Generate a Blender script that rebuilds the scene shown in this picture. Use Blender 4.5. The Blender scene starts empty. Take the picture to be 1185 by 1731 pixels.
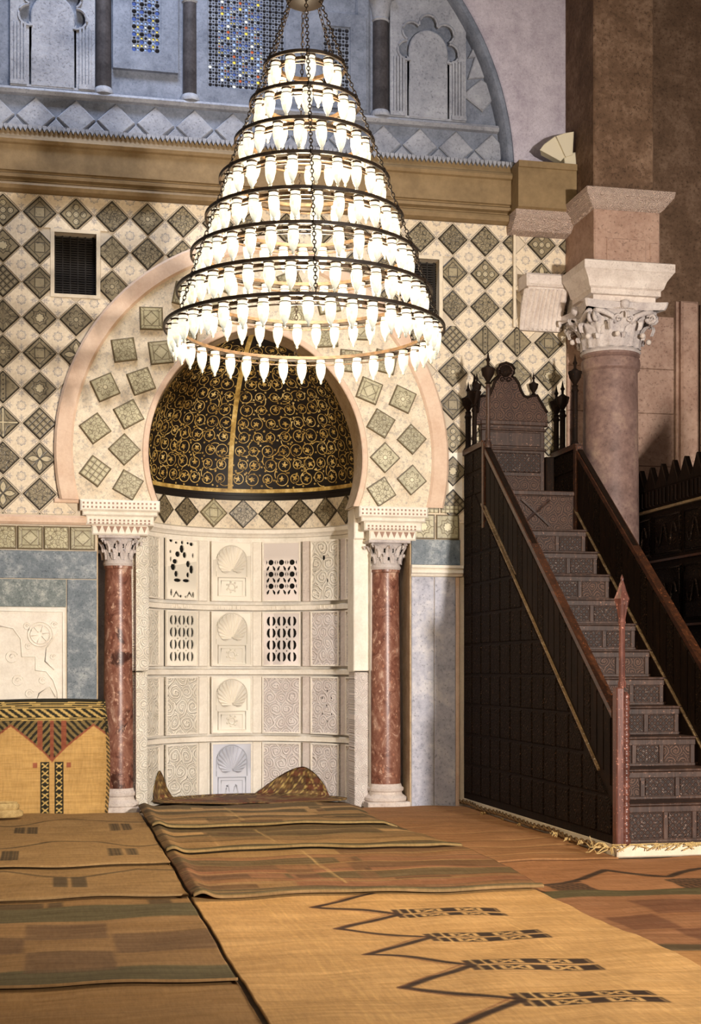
import bpy, bmesh, math, random
import numpy as np
from mathutils import Vector, Matrix
random.seed(7); rng = np.random.default_rng(7)
S = bpy.context.scene
COL = S.collection
pi, sin, cos, rad = math.pi, math.sin, math.cos, math.radians

# ------------------------------------------------------------------ camera
FPX, UCX, VH, YAW = 2400.0, 592.5, 1131.0, math.atan(507/2400.0)
EYE = Vector((-1.7637, -12.5378, 1.2632))
cam = bpy.data.cameras.new('camera'); co = bpy.data.objects.new('camera', cam); COL.objects.link(co)
co.location = EYE; co.rotation_euler = (pi/2, 0, -YAW)
cam.sensor_fit = 'HORIZONTAL'; cam.sensor_width = 36; cam.lens = FPX/1185*36
cam.shift_y = (VH-865.5)/1185; cam.clip_end = 100
S.camera = co
# ------------------------------------------------------------------ world, lights, exposure
W = bpy.data.worlds.new('world'); S.world = W; W.use_nodes = True
bg = W.node_tree.nodes['Background']
bg.inputs[0].default_value = (0.72, 0.60, 0.50, 1); bg.inputs[1].default_value = 0.16
def lamp(name, kind, loc, target, energy, color, **kw):
    L = bpy.data.lights.new(name, kind); o = bpy.data.objects.new(name, L); COL.objects.link(o)
    o.location = loc; L.energy = energy; L.color = color
    d = Vector(target)-Vector(loc); o.rotation_euler = d.to_track_quat('-Z', 'Y').to_euler()
    for k, v in kw.items(): setattr(L, k, v)
    return o
# photographer's flood, low and right of the camera; daylight of the dome windows high in front of the wall
lamp('flood_lamp', 'SPOT', (2.9, -13.6, 2.1), (0.2, 0, 2.3), 5200, (1.0, 0.92, 0.84), spot_size=rad(70), spot_blend=0.9, shadow_soft_size=0.20)
lamp('dome_daylight', 'AREA', (-1.4, -2.2, 10.4), (-0.9, 0.0, 6.6), 45, (0.70, 0.80, 1.0), shape='RECTANGLE', size=2.4, size_y=1.2, spread=rad(60))
S.view_settings.view_transform = 'Standard'; S.view_settings.look = 'None'
S.view_settings.exposure = 0.3; S.view_settings.gamma = 1.0; S.view_settings.use_curve_mapping = False
S.cycles.max_bounces = 6; S.cycles.diffuse_bounces = 3; S.cycles.glossy_bounces = 2
S.cycles.sample_clamp_indirect = 4.0

# ------------------------------------------------------------------ pixel rays on real planes (measuring only)
_f = Vector((sin(YAW), cos(YAW), 0)); _r = Vector((cos(YAW), -sin(YAW), 0))
def _ray(u, v): return _f + _r*((u-UCX)/FPX) + Vector((0, 0, (VH-v)/FPX))
def onY(u, v, Y=0.0):
    r = _ray(u, v); return EYE + r*((Y-EYE.y)/r.y)
def onX(u, v, X):
    r = _ray(u, v); return EYE + r*((X-EYE.x)/r.x)
def onZ(u, v, Z=0.0):
    r = _ray(u, v); return EYE + r*((Z-EYE.z)/r.z)

# ------------------------------------------------------------------ object helpers
def link(o, parent=None, label=None, cat=None, group=None, kind=None):
    COL.objects.link(o)
    if parent is not None: o.parent = parent
    return tag(o, label, cat, group, kind)
def tag(o, label=None, cat=None, group=None, kind=None):
    if label: o['label'] = label
    if cat: o['category'] = cat
    if group: o['group'] = group
    if kind: o['kind'] = kind
    return o
def empty(name, loc=(0, 0, 0), label=None, cat=None, group=None, parent=None):
    o = bpy.data.objects.new(name, None); o.location = loc
    return link(o, parent, label, cat, group)

class MB:
    """collects shapes for ONE mesh object"""
    def __init__(s): s.v = []; s.f = []; s.uv = {}
    def add(s, vs, fs):
        n = len(s.v); s.v += [tuple(p) for p in vs]; s.f += [tuple(i+n for i in f) for f in fs]; return s
    def box(s, x0, x1, y0, y1, z0, z1, M=None):
        vs = [(x, y, z) for z in (z0, z1) for y in (y0, y1) for x in (x0, x1)]
        if M is not None: vs = [M @ Vector(p) for p in vs]
        return s.add(vs, [(0, 2, 3, 1), (4, 5, 7, 6), (0, 1, 5, 4), (2, 6, 7, 3), (0, 4, 6, 2), (1, 3, 7, 5)])
    def bbox(s, x0, x1, y0, y1, z0, z1, b=0.01, M=None):
        """box with a chamfered front face (towards -y)"""
        vs = [(x0+b, y0, z0+b), (x1-b, y0, z0+b), (x1-b, y0, z1-b), (x0+b, y0, z1-b),
              (x0, y0+b, z0), (x1, y0+b, z0), (x1, y0+b, z1), (x0, y0+b, z1),
              (x0, y1, z0), (x1, y1, z0), (x1, y1, z1), (x0, y1, z1)]
        if M is not None: vs = [M @ Vector(p) for p in vs]
        fs = [(0, 1, 2, 3)]
        for k in range(4):
            j = (k+1) % 4; fs += [(k, k+4, j+4, j), (k+4, k+8, j+8, j+4)]
        return s.add(vs, fs+[(8, 11, 10, 9)])
    def prism(s, pts, y0, y1, b=0.0, M=None):
        """polygon of (x, z) points, extruded y0 (front) .. y1, front edge chamfered by b"""
        n = len(pts); A = sum(pts[i][0]*pts[(i+1) % n][1]-pts[(i+1) % n][0]*pts[i][1] for i in range(n))
        if A < 0: pts = pts[::-1]
        vs = []
        if b > 0:
            cx = sum(p[0] for p in pts)/n; cz = sum(p[1] for p in pts)/n
            for x, z in pts:
                d = math.hypot(x-cx, z-cz) or 1; k = max(0.0, 1-1.4*b/d); vs.append((cx+(x-cx)*k, y0, cz+(z-cz)*k))
            vs += [(x, y0+b, z) for x, z in pts]
        else: vs += [(x, y0, z) for x, z in pts]
        vs += [(x, y1, z) for x, z in pts]
        if M is not None: vs = [M @ Vector(p) for p in vs]
        fs = [tuple(range(n))]
        for L in range(2 if b > 0 else 1):
            for k in range(n):
                j = (k+1) % n; fs.append((k+L*n, k+L*n+n, j+L*n+n, j+L*n))
        m = len(vs)-n; fs.append(tuple(range(m+n-1, m-1, -1)))
        return s.add(vs, fs)
    def lathe(s, prof, c=(0, 0, 0), seg=24, M=None, a0=0.0, a1=2*pi):
        full = abs(a1-a0-2*pi) < 1e-6; k = seg if full else seg+1
        vs = []
        for r, z in prof:
            for i in range(k):
                a = a0+(a1-a0)*i/seg; vs.append((c[0]+r*cos(a), c[1]+r*sin(a), c[2]+z))
        if M is not None: vs = [M @ Vector(p) for p in vs]
        fs = []
        for j in range(len(prof)-1):
            for i in range(seg):
                i2 = (i+1) % k; fs.append((j*k+i, j*k+i2, j*k+k+i2, j*k+k+i))
        if full:
            if prof[0] != prof[-1] and prof[0][0] > 1e-4: fs.append(tuple(range(k-1, -1, -1)))
            if prof[0] != prof[-1] and prof[-1][0] > 1e-4: fs.append(tuple(range((len(prof)-1)*k, len(prof)*k)))
        return s.add(vs, fs)
    def tube(s, pts, r, seg=6, close=False):
        pts = [Vector(p) for p in pts]; n = len(pts); vs = []
        up = Vector((0, 0, 1))
        for i, p in enumerate(pts):
            if close: t = pts[(i+1) % n]-pts[i-1]
            else: t = pts[min(i+1, n-1)]-pts[max(i-1, 0)]
            t.normalize(); q = up if abs(t.dot(up)) < 0.95 else Vector((1, 0, 0))
            a = t.cross(q).normalized(); b = a.cross(t); rr = r[i] if isinstance(r, (list, tuple)) else r
            vs += [p+(a*cos(2*pi*k/seg)+b*sin(2*pi*k/seg))*rr for k in range(seg)]
        fs = []
        for i in range(n if close else n-1):
            j = (i+1) % n
            for k in range(seg): k2 = (k+1) % seg; fs.append((i*seg+k, i*seg+k2, j*seg+k2, j*seg+k))
        if not close: fs += [tuple(range(seg-1, -1, -1)), tuple(range((n-1)*seg, n*seg))]
        return s.add(vs, fs)
    def ribbon(s, pts, nrm, w):
        """flat strip along pts, lying across nrm"""
        pts = [Vector(p) for p in pts]; n = len(pts); vs = []
        for i, p in enumerate(pts):
            t = (pts[min(i+1, n-1)]-pts[max(i-1, 0)]).normalized(); a = t.cross(nrm[i]).normalized()
            ww = w[i] if isinstance(w, (list, tuple)) else w
            vs += [p+a*ww/2, p-a*ww/2]
        return s.add(vs, [(2*i, 2*i+1, 2*i+3, 2*i+2) for i in range(n-1)])
    def grid(s, fn, nu, nv):
        vs = [fn(i/nu, j/nv) for j in range(nv+1) for i in range(nu+1)]
        return s.add(vs, [(j*(nu+1)+i, j*(nu+1)+i+1, (j+1)*(nu+1)+i+1, (j+1)*(nu+1)+i) for j in range(nv) for i in range(nu)])
    def mesh(s, name, smooth=False, uv=None):
        me = bpy.data.meshes.new(name); me.from_pydata(s.v, [], s.f); me.update()
        if uv is not None:
            L = me.uv_layers.new(name='UVMap'); idx = np.empty(len(me.loops), dtype=np.int32); me.loops.foreach_get('vertex_index', idx)
            co = np.array([uv(p) for p in s.v], dtype=np.float32)[idx]; L.data.foreach_set('uv', co.ravel())
        if smooth:
            me.polygons.foreach_set('use_smooth', [True]*len(me.polygons))
            if smooth is not True:
                try: me.set_sharp_from_angle(angle=rad(smooth))
                except Exception: pass
        return me
    def build(s, name, m, parent=None, smooth=False, label=None, cat=None, group=None, kind=None, uv=None, loc=None):
        me = s.mesh(name, smooth, uv); me.materials.append(m)
        o = bpy.data.objects.new(name, me)
        if loc is not None: o.location = loc
        return link(o, parent, label, cat, group, kind)
def inst(name, me, parent=None, M=None, m=None, **k):
    o = bpy.data.objects.new(name, me)
    if M is not None: o.matrix_local = M
    link(o, parent, **k)
    if m is not None: o.material_slots[0].link = 'OBJECT'; o.material_slots[0].material = m
    return o
def plate(name, polys, y0, y1, m, parent=None, M=None, **k):
    """plate with real holes: first polygon is the outline, the others are holes; (x, z) points"""
    cu = bpy.data.curves.new(name, 'CURVE'); cu.dimensions = '2D'; cu.fill_mode = 'BOTH'; cu.extrude = (y1-y0)/2
    for P in polys:
        sp = cu.splines.new('POLY'); sp.points.add(len(P)-1); sp.use_cyclic_u = True
        for i, (x, z) in enumerate(P): sp.points[i].co = (x, z, 0, 1)
    t = bpy.data.objects.new('tmp', cu); COL.objects.link(t)
    dg = bpy.context.evaluated_depsgraph_get(); me = bpy.data.meshes.new_from_object(t.evaluated_get(dg))
    bpy.data.objects.remove(t); bpy.data.curves.remove(cu)
    R = Matrix(((1, 0, 0, 0), (0, 0, -1, (y0+y1)/2), (0, 1, 0, 0), (0, 0, 0, 1)))
    me.transform(R if M is None else M @ R); me.name = name; me.materials.clear(); me.materials.append(m)
    for p in me.polygons: p.use_smooth = False
    o = bpy.data.objects.new(name, me)
    return link(o, parent, **k)
def circ(cx, cz, r, n=16, sx=1, sz=1, a0=0): return [(cx+r*sx*cos(a0+2*pi*i/n), cz+r*sz*sin(a0+2*pi*i/n)) for i in range(n)]
def rect(x0, x1, z0, z1): return [(x0, z0), (x1, z0), (x1, z1), (x0, z1)]
def clip(P, a, b, c):
    """keep the part of polygon P with a*x + b*z <= c"""
    out = []
    for i in range(len(P)):
        p, q = P[i], P[(i+1) % len(P)]; dp, dq = a*p[0]+b*p[1]-c, a*q[0]+b*q[1]-c
        if dp <= 0: out.append(p)
        if dp*dq < 0: t = dp/(dp-dq); out.append((p[0]+t*(q[0]-p[0]), p[1]+t*(q[1]-p[1])))
    return out
def Tr(x, y, z): return Matrix.Translation((x, y, z))
def Rz(a): return Matrix.Rotation(a, 4, 'Z')
def Ry(a): return Matrix.Rotation(a, 4, 'Y')
def Rx(a): return Matrix.Rotation(a, 4, 'X')

# ------------------------------------------------------------------ material language
def lin(c):
    return tuple((x/255/12.92 if x/255 <= 0.04045 else ((x/255+0.055)/1.055)**2.4) for x in c)
class N:
    nt = None
    def __init__(s, v): s.v = v
    @staticmethod
    def m(op, *a):
        n = N.nt.nodes.new('ShaderNodeMath'); n.operation = op
        for i, x in enumerate(a):
            x = x.v if isinstance(x, N) else x
            if isinstance(x, (int, float)): n.inputs[i].default_value = x
            else: N.nt.links.new(x, n.inputs[i])
        return N(n.outputs[0])
    def __add__(a, b): return N.m('ADD', a, b)
    __radd__ = __add__
    def __sub__(a, b): return N.m('SUBTRACT', a, b)
    def __rsub__(a, b): return N.m('SUBTRACT', b, a)
    def __mul__(a, b): return N.m('MULTIPLY', a, b)
    __rmul__ = __mul__
    def __truediv__(a, b): return N.m('DIVIDE', a, b)
    def lt(a, b, w=0.02): return N.sm(a, b, w)
    @staticmethod
    def sm(a, b, w):
        n = N.nt.nodes.new('ShaderNodeMapRange'); n.interpolation_type = 'SMOOTHSTEP'
        N.nt.links.new(a.v, n.inputs[0])
        n.inputs[1].default_value = b-w; n.inputs[2].default_value = b+w; n.inputs[3].default_value = 1; n.inputs[4].default_value = 0
        return N(n.outputs[0])
def nabs(a): return N.m('ABSOLUTE', a)
def nmin(a, b): return N.m('MINIMUM', a, b)
def nmax(a, b): return N.m('MAXIMUM', a, b)
def nfr(a): return N.m('FRACT', a)
def nsin(a): return N.m('SINE', a)
def ncos(a): return N.m('COSINE', a)
def nat2(a, b): return N.m('ARCTAN2', a, b)
def nlen(a, b): return N.m('SQRT', a*a+b*b)
def npw(a, b): return N.m('POWER', a, b)
def coords(kind='Object', scale=(1, 1, 1)):
    t = N.nt.nodes.new('ShaderNodeTexCoord'); mp = N.nt.nodes.new('ShaderNodeMapping')
    N.nt.links.new(t.outputs[kind], mp.inputs[0]); mp.inputs['Scale'].default_value = scale
    return mp.outputs[0]
def xyz(sock):
    n = N.nt.nodes.new('ShaderNodeSeparateXYZ'); N.nt.links.new(sock, n.inputs[0]); return N(n.outputs[0]), N(n.outputs[1]), N(n.outputs[2])
def noise(sock, scale, detail=4, rough=0.6, dist=0.0):
    n = N.nt.nodes.new('ShaderNodeTexNoise'); N.nt.links.new(sock, n.inputs['Vector'])
    n.inputs['Scale'].default_value = scale; n.inputs['Detail'].default_value = detail; n.inputs['Roughness'].default_value = rough; n.inputs['Distortion'].default_value = dist
    return N(n.outputs[0])
def voro(sock, scale, feat='F1', out='Distance', rnd=1.0):
    n = N.nt.nodes.new('ShaderNodeTexVoronoi'); n.feature = feat; N.nt.links.new(sock, n.inputs['Vector'])
    n.inputs['Scale'].default_value = scale; n.inputs['Randomness'].default_value = rnd
    return N(n.outputs[out])
def mixc(f, a, b):
    n = N.nt.nodes.new('ShaderNodeMix'); n.data_type = 'RGBA'
    for i, x in ((0, f), (6, a), (7, b)):
        if isinstance(x, N): N.nt.links.new(x.v, n.inputs[i])
        elif isinstance(x, (int, float)): n.inputs[i].default_value = x
        elif isinstance(x, tuple): n.inputs[i].default_value = lin(x)+(1,)
        else: N.nt.links.new(x, n.inputs[i])
    return n.outputs[2]
def ramp(f, *stops):
    n = N.nt.nodes.new('ShaderNodeValToRGB'); N.nt.links.new(f.v, n.inputs[0]); e = n.color_ramp.elements
    while len(e) < len(stops): e.new(0.5)
    for i, (p, c) in enumerate(stops): e[i].position = p; e[i].color = lin(c)+(1,)
    return n.outputs[0]
def objrand():
    n = N.nt.nodes.new('ShaderNodeObjectInfo'); return N(n.outputs['Random'])
def material(name, fn, rough=0.8, metal=0.0, spec=0.3):
    """fn() -> dict(color=, rough=, bump=(height, strength, distance), emit=(color, strength))"""
    m = bpy.data.materials.new(name); m.use_nodes = True; nt = m.node_tree; N.nt = nt
    p = nt.nodes['Principled BSDF']; d = fn()
    def put(x, s):
        if isinstance(x, N): nt.links.new(x.v, s)
        elif isinstance(x, (int, float)): s.default_value = x
        elif isinstance(x, tuple): s.default_value = lin(x)+(1,)
        else: nt.links.new(x, s)
    put(d['color'], p.inputs['Base Color']); put(d.get('rough', rough), p.inputs['Roughness'])
    p.inputs['Metallic'].default_value = metal; p.inputs['Specular IOR Level'].default_value = spec
    if 'bump' in d:
        h, st, ds = d['bump']; b = nt.nodes.new('ShaderNodeBump'); b.inputs['Strength'].default_value = st; b.inputs['Distance'].default_value = ds
        nt.links.new(h.v, b.inputs['Height']); nt.links.new(b.outputs[0], p.inputs['Normal'])
    if 'emit' in d:
        put(d['emit'][0], p.inputs['Emission Color']); put(d['emit'][1], p.inputs['Emission Strength'])
    return m
def scroll(sock, s, plane='xz'):
    """carved vine scroll: spirals in a brick lattice, as a height field"""
    x, y, z = xyz(sock); a, b = {'xz': (x, z), 'yz': (y, z), 'xy': (x, y)}[plane]
    a = a*s+(noise(sock, s*0.9, 2, 0.5)-0.5)*0.7; b = b*s+(noise(sock, s*0.75, 2, 0.5)-0.5)*0.7
    row = N.m('FLOOR', b); a = a+row*0.5
    p = nfr(a)-0.5; q = nfr(b)-0.5; r = nlen(p, q); t = nat2(q, p)
    flip = N.m('FLOOR', a*1.0); par = nfr(flip*0.5)*4-1
    sp = nsin(r*30+t*par)
    leaf = N.sm(r-0.1*ncos(t*5), 0.13, 0.04)
    return nmax(N.sm(sp*-1, 0.0, 0.5), leaf)
def stone(name, c1, c2, c3=None, sc=3.0, bump=0.35, rough=0.75, pores=0.0, kind='Object', spec=0.25):
    def fn():
        k = coords(kind); n1 = noise(k, sc, 6, 0.65); n2 = noise(k, sc*7, 4, 0.7)
        f = n1*0.65+n2*0.35
        col = ramp(f, (0.32, c1), (0.62, c2)) if c3 is None else ramp(f, (0.30, c1), (0.5, c2), (0.68, c3))
        h = n2
        if pores:
            v = noise(k, sc*14, 3, 0.7); pz = N.sm(v, 0.36, 0.05)*pores; col = mixc(pz, col, tuple(int(x*0.45) for x in c1)); h = h-pz
        return dict(color=col, bump=(h, bump, 0.01))
    return material(name, fn, rough, spec=spec)
# ------------------------------------------------------------------ materials
def lustre(name, kind, ground, line, light):
    def fn():
        k = coords('UV'); x, y, _ = xyz(k); d1 = (x+y)*0.7071; d2 = (x-y)*0.7071
        r = nlen(x, y); t = nat2(y, x); ob = coords('Object')
        mx = nmax(nabs(x), nabs(y)); L = None; H = None
        rn = objrand(); loc = noise(ob, 22, 4, 0.7)
        if kind == 'cross':
            H = N.sm(nmin(nabs(d1), nabs(d2)), 0.055, 0.02); q = nabs(nabs(d1*d2)-0.16); L = N.sm(q, 0.02, 0.02); L = nmax(L, N.sm(nabs(nmin(nabs(d1), nabs(d2))-0.10), 0.02, 0.02))
        elif kind == 'petal':
            p1 = nabs(d2)-0.26*(1-(nabs(d1)-0.55)*(nabs(d1)-0.55)*4); p2 = nabs(d1)-0.26*(1-(nabs(d2)-0.55)*(nabs(d2)-0.55)*4); p = nmin(p1, p2)
            H = N.sm(p, -0.06, 0.03); L = nmax(N.sm(nabs(p), 0.03, 0.02), N.sm(nmin(nabs(x), nabs(y)), 0.03, 0.02))
        elif kind == 'lattice':
            a = nabs(nfr(x*2.2+0.5)-0.5); b = nabs(nfr(y*2.2+0.5)-0.5); L = N.sm(nmin(a, b), 0.09, 0.04); H = N.sm(nlen(a-0.5, b-0.5), 0.2, 0.1)*0.5
        elif kind == 'circles':
            a = nmin(nabs(d1), nabs(d2)); b = nmax(nabs(d1), nabs(d2)); q = nmin(nlen(a, b-0.62), r); H = N.sm(q, 0.22, 0.03); L = nmax(N.sm(nabs(q-0.25), 0.03, 0.02), N.sm(nabs(q-0.12), 0.02, 0.02)*0.7)
        elif kind == 'frames':
            L = nmax(N.sm(nabs(mx-0.66), 0.03, 0.02), N.sm(nabs(nmax(nabs(d1), nabs(d2))-0.42), 0.03, 0.02)); H = N.sm(nmax(nabs(d1), nabs(d2)), 0.36, 0.03)*0.35
            L = nmax(L, N.sm(nmin(nabs(nabs(d1)-0.1), nabs(nabs(d2)-0.1)), 0.02, 0.015)*N.sm(mx*-1, -0.68, 0.02))
        elif kind == 'rosette':
            q = r-(0.45+0.32*nabs(ncos(t*4))); H = N.sm(r, 0.17, 0.02); H = nmax(H, N.sm(q, -0.10, 0.05)*0.45); L = nmax(N.sm(nabs(q), 0.035, 0.02), N.sm(nabs(r-0.2), 0.025, 0.02)); L = nmax(L, N.sm(nabs(nsin(t*4)), 0.12, 0.08)*N.sm(r, 0.8, 0.05)*N.sm(r*-1, -0.2, 0.02))
        elif kind == 'stripes':
            L = N.sm(nabs(nabs(d1)-0.2), 0.03, 0.02); L = nmax(L, N.sm(nabs(nabs(d1)-0.27), 0.02, 0.02)); c = nlen(nabs(d1)-0.0, nfr(d2*2.5)*0.4-0.2); L = nmax(L, N.sm(c, 0.08, 0.03)); H = N.sm(c, 0.05, 0.02)
        elif kind == 'rays':
            L = N.sm(nabs(nsin(t*4)), 0.11, 0.06); L = nmax(L, N.sm(nabs(mx-0.5), 0.02, 0.015)); H = N.sm(nabs(ncos(t*4)), 0.2, 0.2)*0.5
        elif kind == 'star':
            q = nmin(mx, nmax(nabs(d1), nabs(d2))); L = nmax(N.sm(nabs(q-0.5), 0.03, 0.02), N.sm(nabs(q-0.3), 0.025, 0.02)); H = N.sm(q, 0.28, 0.03); L = nmax(L, N.sm(nmin(nabs(x), nabs(y)), 0.025, 0.02)*N.sm(q*-1, -0.52, 0.02))
        else:
            v = voro(k, 3.0, 'DISTANCE_TO_EDGE'); L = N.sm(v, 0.05, 0.035); H = N.sm(voro(k, 4.5), 0.22, 0.08)
            if kind == 'floral': L = nmax(L, N.sm(nabs(nsin(t*3+r*9)), 0.16, 0.1)*N.sm(r, 0.75, 0.1))
        n = noise(k, 5, 4, 0.7); ed = N.sm(mx*-1, -0.88, 0.03)
        g = mixc(N.m('MULTIPLY', nmin(nmax((n-0.35)*2.2+(rn-0.5)*0.7, 0), 1), 1), tuple(int(c*0.80) for c in ground), ground)
        c = mixc(H*0.75, g, light)
        c = mixc(nmin(L*0.95+ed*1.0+N.sm(loc, 0.42, 0.06)*0.5, 1), c, line)
        return dict(color=c, rough=0.38, bump=(L*-1, 0.25, 0.004))
    return material(name, fn, spec=0.5)
KINDS = ['petal', 'cross', 'rosette', 'lattice', 'circles', 'frames', 'floral', 'stripes', 'rays', 'star', 'mottled']
M_TILE = {k: lustre('glaze_'+k, k, (150, 136, 106), (48, 40, 27), (206, 192, 158)) for k in KINDS}
M_TILE_PALE = {k: lustre('pale_glaze_'+k, k, (196, 186, 148), (104, 90, 60), (232, 222, 186)) for k in ('floral', 'rosette', 'frames', 'mottled', 'star', 'lattice')}
def _cream():
    k = coords('UV'); x, y, _ = xyz(k); d1 = (x+y)*0.7071; d2 = (x-y)*0.7071; r = nlen(d1, d2); t = nat2(d2, d1)
    q = nabs(r-0.26-0.10*nabs(ncos(t*4))); ro = nmax(N.sm(q, 0.05, 0.04), N.sm(nabs(nsin(t*4)), 0.3, 0.2)*N.sm(r, 0.30, 0.04)*N.sm(r*-1, -0.09, 0.02))
    ax = nmin(nabs(d1), nabs(d2)); bx = nmax(nabs(d1), nabs(d2)); cr = nlen(ax*1.2, bx-0.98)
    ro = nmax(ro, N.sm(cr-0.08*ncos(nat2(ax, bx-0.98)*6), 0.22, 0.08)*0.8)
    n = noise(k, 4, 5, 0.7); wear = nmin(nmax((noise(k, 9, 3, 0.7)-0.3)*2.4, 0.15), 1)
    c = ramp(n, (0.3, (205, 186, 158)), (0.55, (226, 210, 184)))
    c = mixc(ro*wear*1.0, c, (84, 88, 112))
    c = mixc(N.sm(nmax(nabs(x), nabs(y))*-1, -0.95, 0.02)*0.6, c, (110, 104, 98))
    return dict(color=c, rough=0.55, bump=(n-ro*0.3, 0.25, 0.004))
M_CREAM = material('cream_painted_tile', _cream)
def _plaster_print():
    k = coords(); n = noise(k, 7, 5, 0.65); m = noise(k, 26, 4, 0.75); v = voro(k, 34, 'DISTANCE_TO_EDGE')
    c = ramp(n, (0.32, (212, 194, 168)), (0.6, (233, 219, 194)))
    c = mixc(N.sm(m, 0.43, 0.05)*0.45, c, (142, 132, 128)); c = mixc(N.sm(v, 0.04, 0.03)*0.25, c, (150, 140, 120))
    return dict(color=c, bump=(m, 0.3, 0.006))
M_ARCHFACE = material('painted_arch_ground', _plaster_print, 0.7)
M_PLASTER = stone('cream_plaster', (206, 190, 164), (228, 214, 190), sc=4, bump=0.3)
M_PINK = stone('pink_stone_band', (206, 172, 146), (226, 200, 176), sc=5, bump=0.25)
M_GROUT = stone('wall_grout', (190, 176, 156), (212, 198, 176), sc=6, bump=0.4)
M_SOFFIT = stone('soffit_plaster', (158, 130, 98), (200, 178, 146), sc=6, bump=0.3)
M_OCHRE = stone('ochre_painted_cornice', (112, 92, 64), (140, 117, 84), sc=3, bump=0.2, rough=0.6)
M_GREY = stone('grey_carved_plaster', (112, 114, 124), (156, 158, 166), sc=4, bump=0.6, pores=0.35)
M_GREYD = stone('grey_stone_frame', (84, 90, 104), (126, 132, 146), sc=5, bump=0.4, pores=0.25)
M_LILAC = stone('lilac_wall_stone', (150, 140, 152), (192, 184, 194), sc=5, bump=0.6, pores=0.3)
M_DARKCOL = stone('dark_colonnette_marble', (34, 32, 34), (76, 72, 74), sc=6, bump=0.15, rough=0.35)
M_WHITE = stone('white_carved_marble', (222, 212, 196), (247, 239, 225), sc=6, bump=0.3, rough=0.6)
M_WHITE2 = stone('rosy_white_marble', (196, 180, 170), (230, 218, 208), sc=6, bump=0.6, rough=0.6, pores=0.3)
M_BLUE = stone('blue_grey_marble', (74, 86, 96), (116, 125, 132), (180, 184, 184), sc=5, bump=0.2, rough=0.4, pores=0.6)
M_SPECK = stone('speckled_grey_marble', (72, 82, 84), (126, 134, 132), (196, 196, 188), sc=9, bump=0.25, rough=0.45, pores=0.8)
M_LAV = stone('lavender_grey_marble', (144, 146, 164), (188, 188, 200), (228, 224, 224), sc=3.4, bump=0.25, rough=0.5, pores=0.45)
def redm(th):
  def fn():
    k = coords('Object', (1, 1, 0.75)); n = noise(k, 7, 6, 0.7, 1.4); v = voro(k, 16); w = noise(k, 30, 3, 0.7)
    big = noise(k, 2.3, 4, 0.6, 2.0)
    c = ramp(n, (0.30, (72, 42, 33)), (0.43, (120, 75, 60)), (0.57, (150, 106, 88)), (0.70, (214, 182, 160)))
    c = mixc(N.sm(v, 0.16, 0.06)*0.5, c, (198, 140, 112)); c = mixc(N.sm(big, th, 0.03)*0.8, c, (48, 22, 18)); c = mixc(N.sm(w*-1, -0.63, 0.04)*0.6, c, (226, 186, 160))
    return dict(color=c, rough=0.33)
  return fn
M_RED = material('red_marble', redm(0.28), 0.33, spec=0.4)
M_REDD = material('red_marble_stained', redm(0.41), 0.33, spec=0.4)
M_PIER = stone('brown_shaded_stone', (70, 52, 38), (104, 80, 62), (140, 114, 94), sc=3, bump=0.9, rough=0.85, pores=0.3)  # brown stone, darkened in the colour for the dimness of pier and upper wall
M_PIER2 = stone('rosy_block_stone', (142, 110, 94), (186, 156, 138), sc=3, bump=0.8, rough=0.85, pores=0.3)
M_COLG = stone('mottled_rose_marble', (84, 64, 58), (132, 106, 98), (172, 146, 126), sc=2.6, bump=0.3, rough=0.5, pores=0.25)
def _erode():
    k = coords(); h = scroll(k, 17, 'xz'); n = noise(k, 20, 4, 0.8)
    return dict(color=mixc(nmin(h*0.30+n*0.75, 1), (158, 128, 114), (250, 226, 210)), bump=(h+n*1.5, 1.0, 0.03))  # raised carving lightened in the colour as painted highlights
M_ERODE = material('eroded_leaf_carving', _erode, 0.85)
M_CAP = stone('grey_white_capital_marble', (172, 160, 158), (216, 206, 200), sc=7, bump=0.4, rough=0.6, pores=0.25)
def _dark(): return dict(color=(20, 18, 14), rough=0.9)
M_HOLE = material('dark_void', _dark)
def _iron():
    k = coords(); n = noise(k, 40, 3, 0.6); return dict(color=ramp(n, (0.3, (22, 16, 11)), (0.7, (50, 37, 25))), rough=0.5)
M_IRON = material('dark_iron', _iron)
def _brass():
    k = coords(); n = noise(k, 30, 3, 0.6); return dict(color=ramp(n, (0.3, (48, 36, 24)), (0.7, (86, 66, 46))), rough=0.45)
M_BRASS = material('aged_brass', _brass, metal=0.2)
LAMP_E = 1.05; CH_E = 1.5
def _lampglass():
    k = coords(); x, y, z = xyz(k); n = noise(k, 60, 3, 0.6)
    body = nmin(nmax((z+0.165)*16, 0.0), 1)
    c = mixc(body, (190, 214, 210), mixc(N.sm(noise(k, 25, 2, 0.5), 0.42, 0.1), (255, 243, 214), (255, 226, 176)))
    return dict(color=(150, 142, 124), rough=0.25, emit=(c, (body*0.9+0.1)*(0.75+0.5*n)*LAMP_E))
LAMP_E = 1.05; CH_E = 1.5
M_LAMP = material('lit_lamp_glass', _lampglass)
def wood(name, c1, c2, c3, sc=1.0, axis='Z', bump=0.3, rough=0.5, spec=0.35):
    def fn():
        s = {'Z': (14, 14, 1.4), 'X': (1.4, 14, 14), 'Y': (14, 1.4, 14)}[axis]
        k = coords('Object', s); n = noise(k, 2.2*sc, 5, 0.7, 0.6); k2 = coords(); m = noise(k2, 5, 4, 0.6); w = noise(k2, 60, 3, 0.6)
        c = ramp(n*0.7+m*0.3, (0.32, c1), (0.52, c2), (0.70, c3)); c = mixc(N.sm(w*-1, -0.66, 0.03)*0.5, c, tuple(min(255, int(x*1.9)) for x in c3))
        return dict(color=c, bump=(n, bump, 0.004))
    return material(name, fn, rough, spec=spec)
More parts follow.
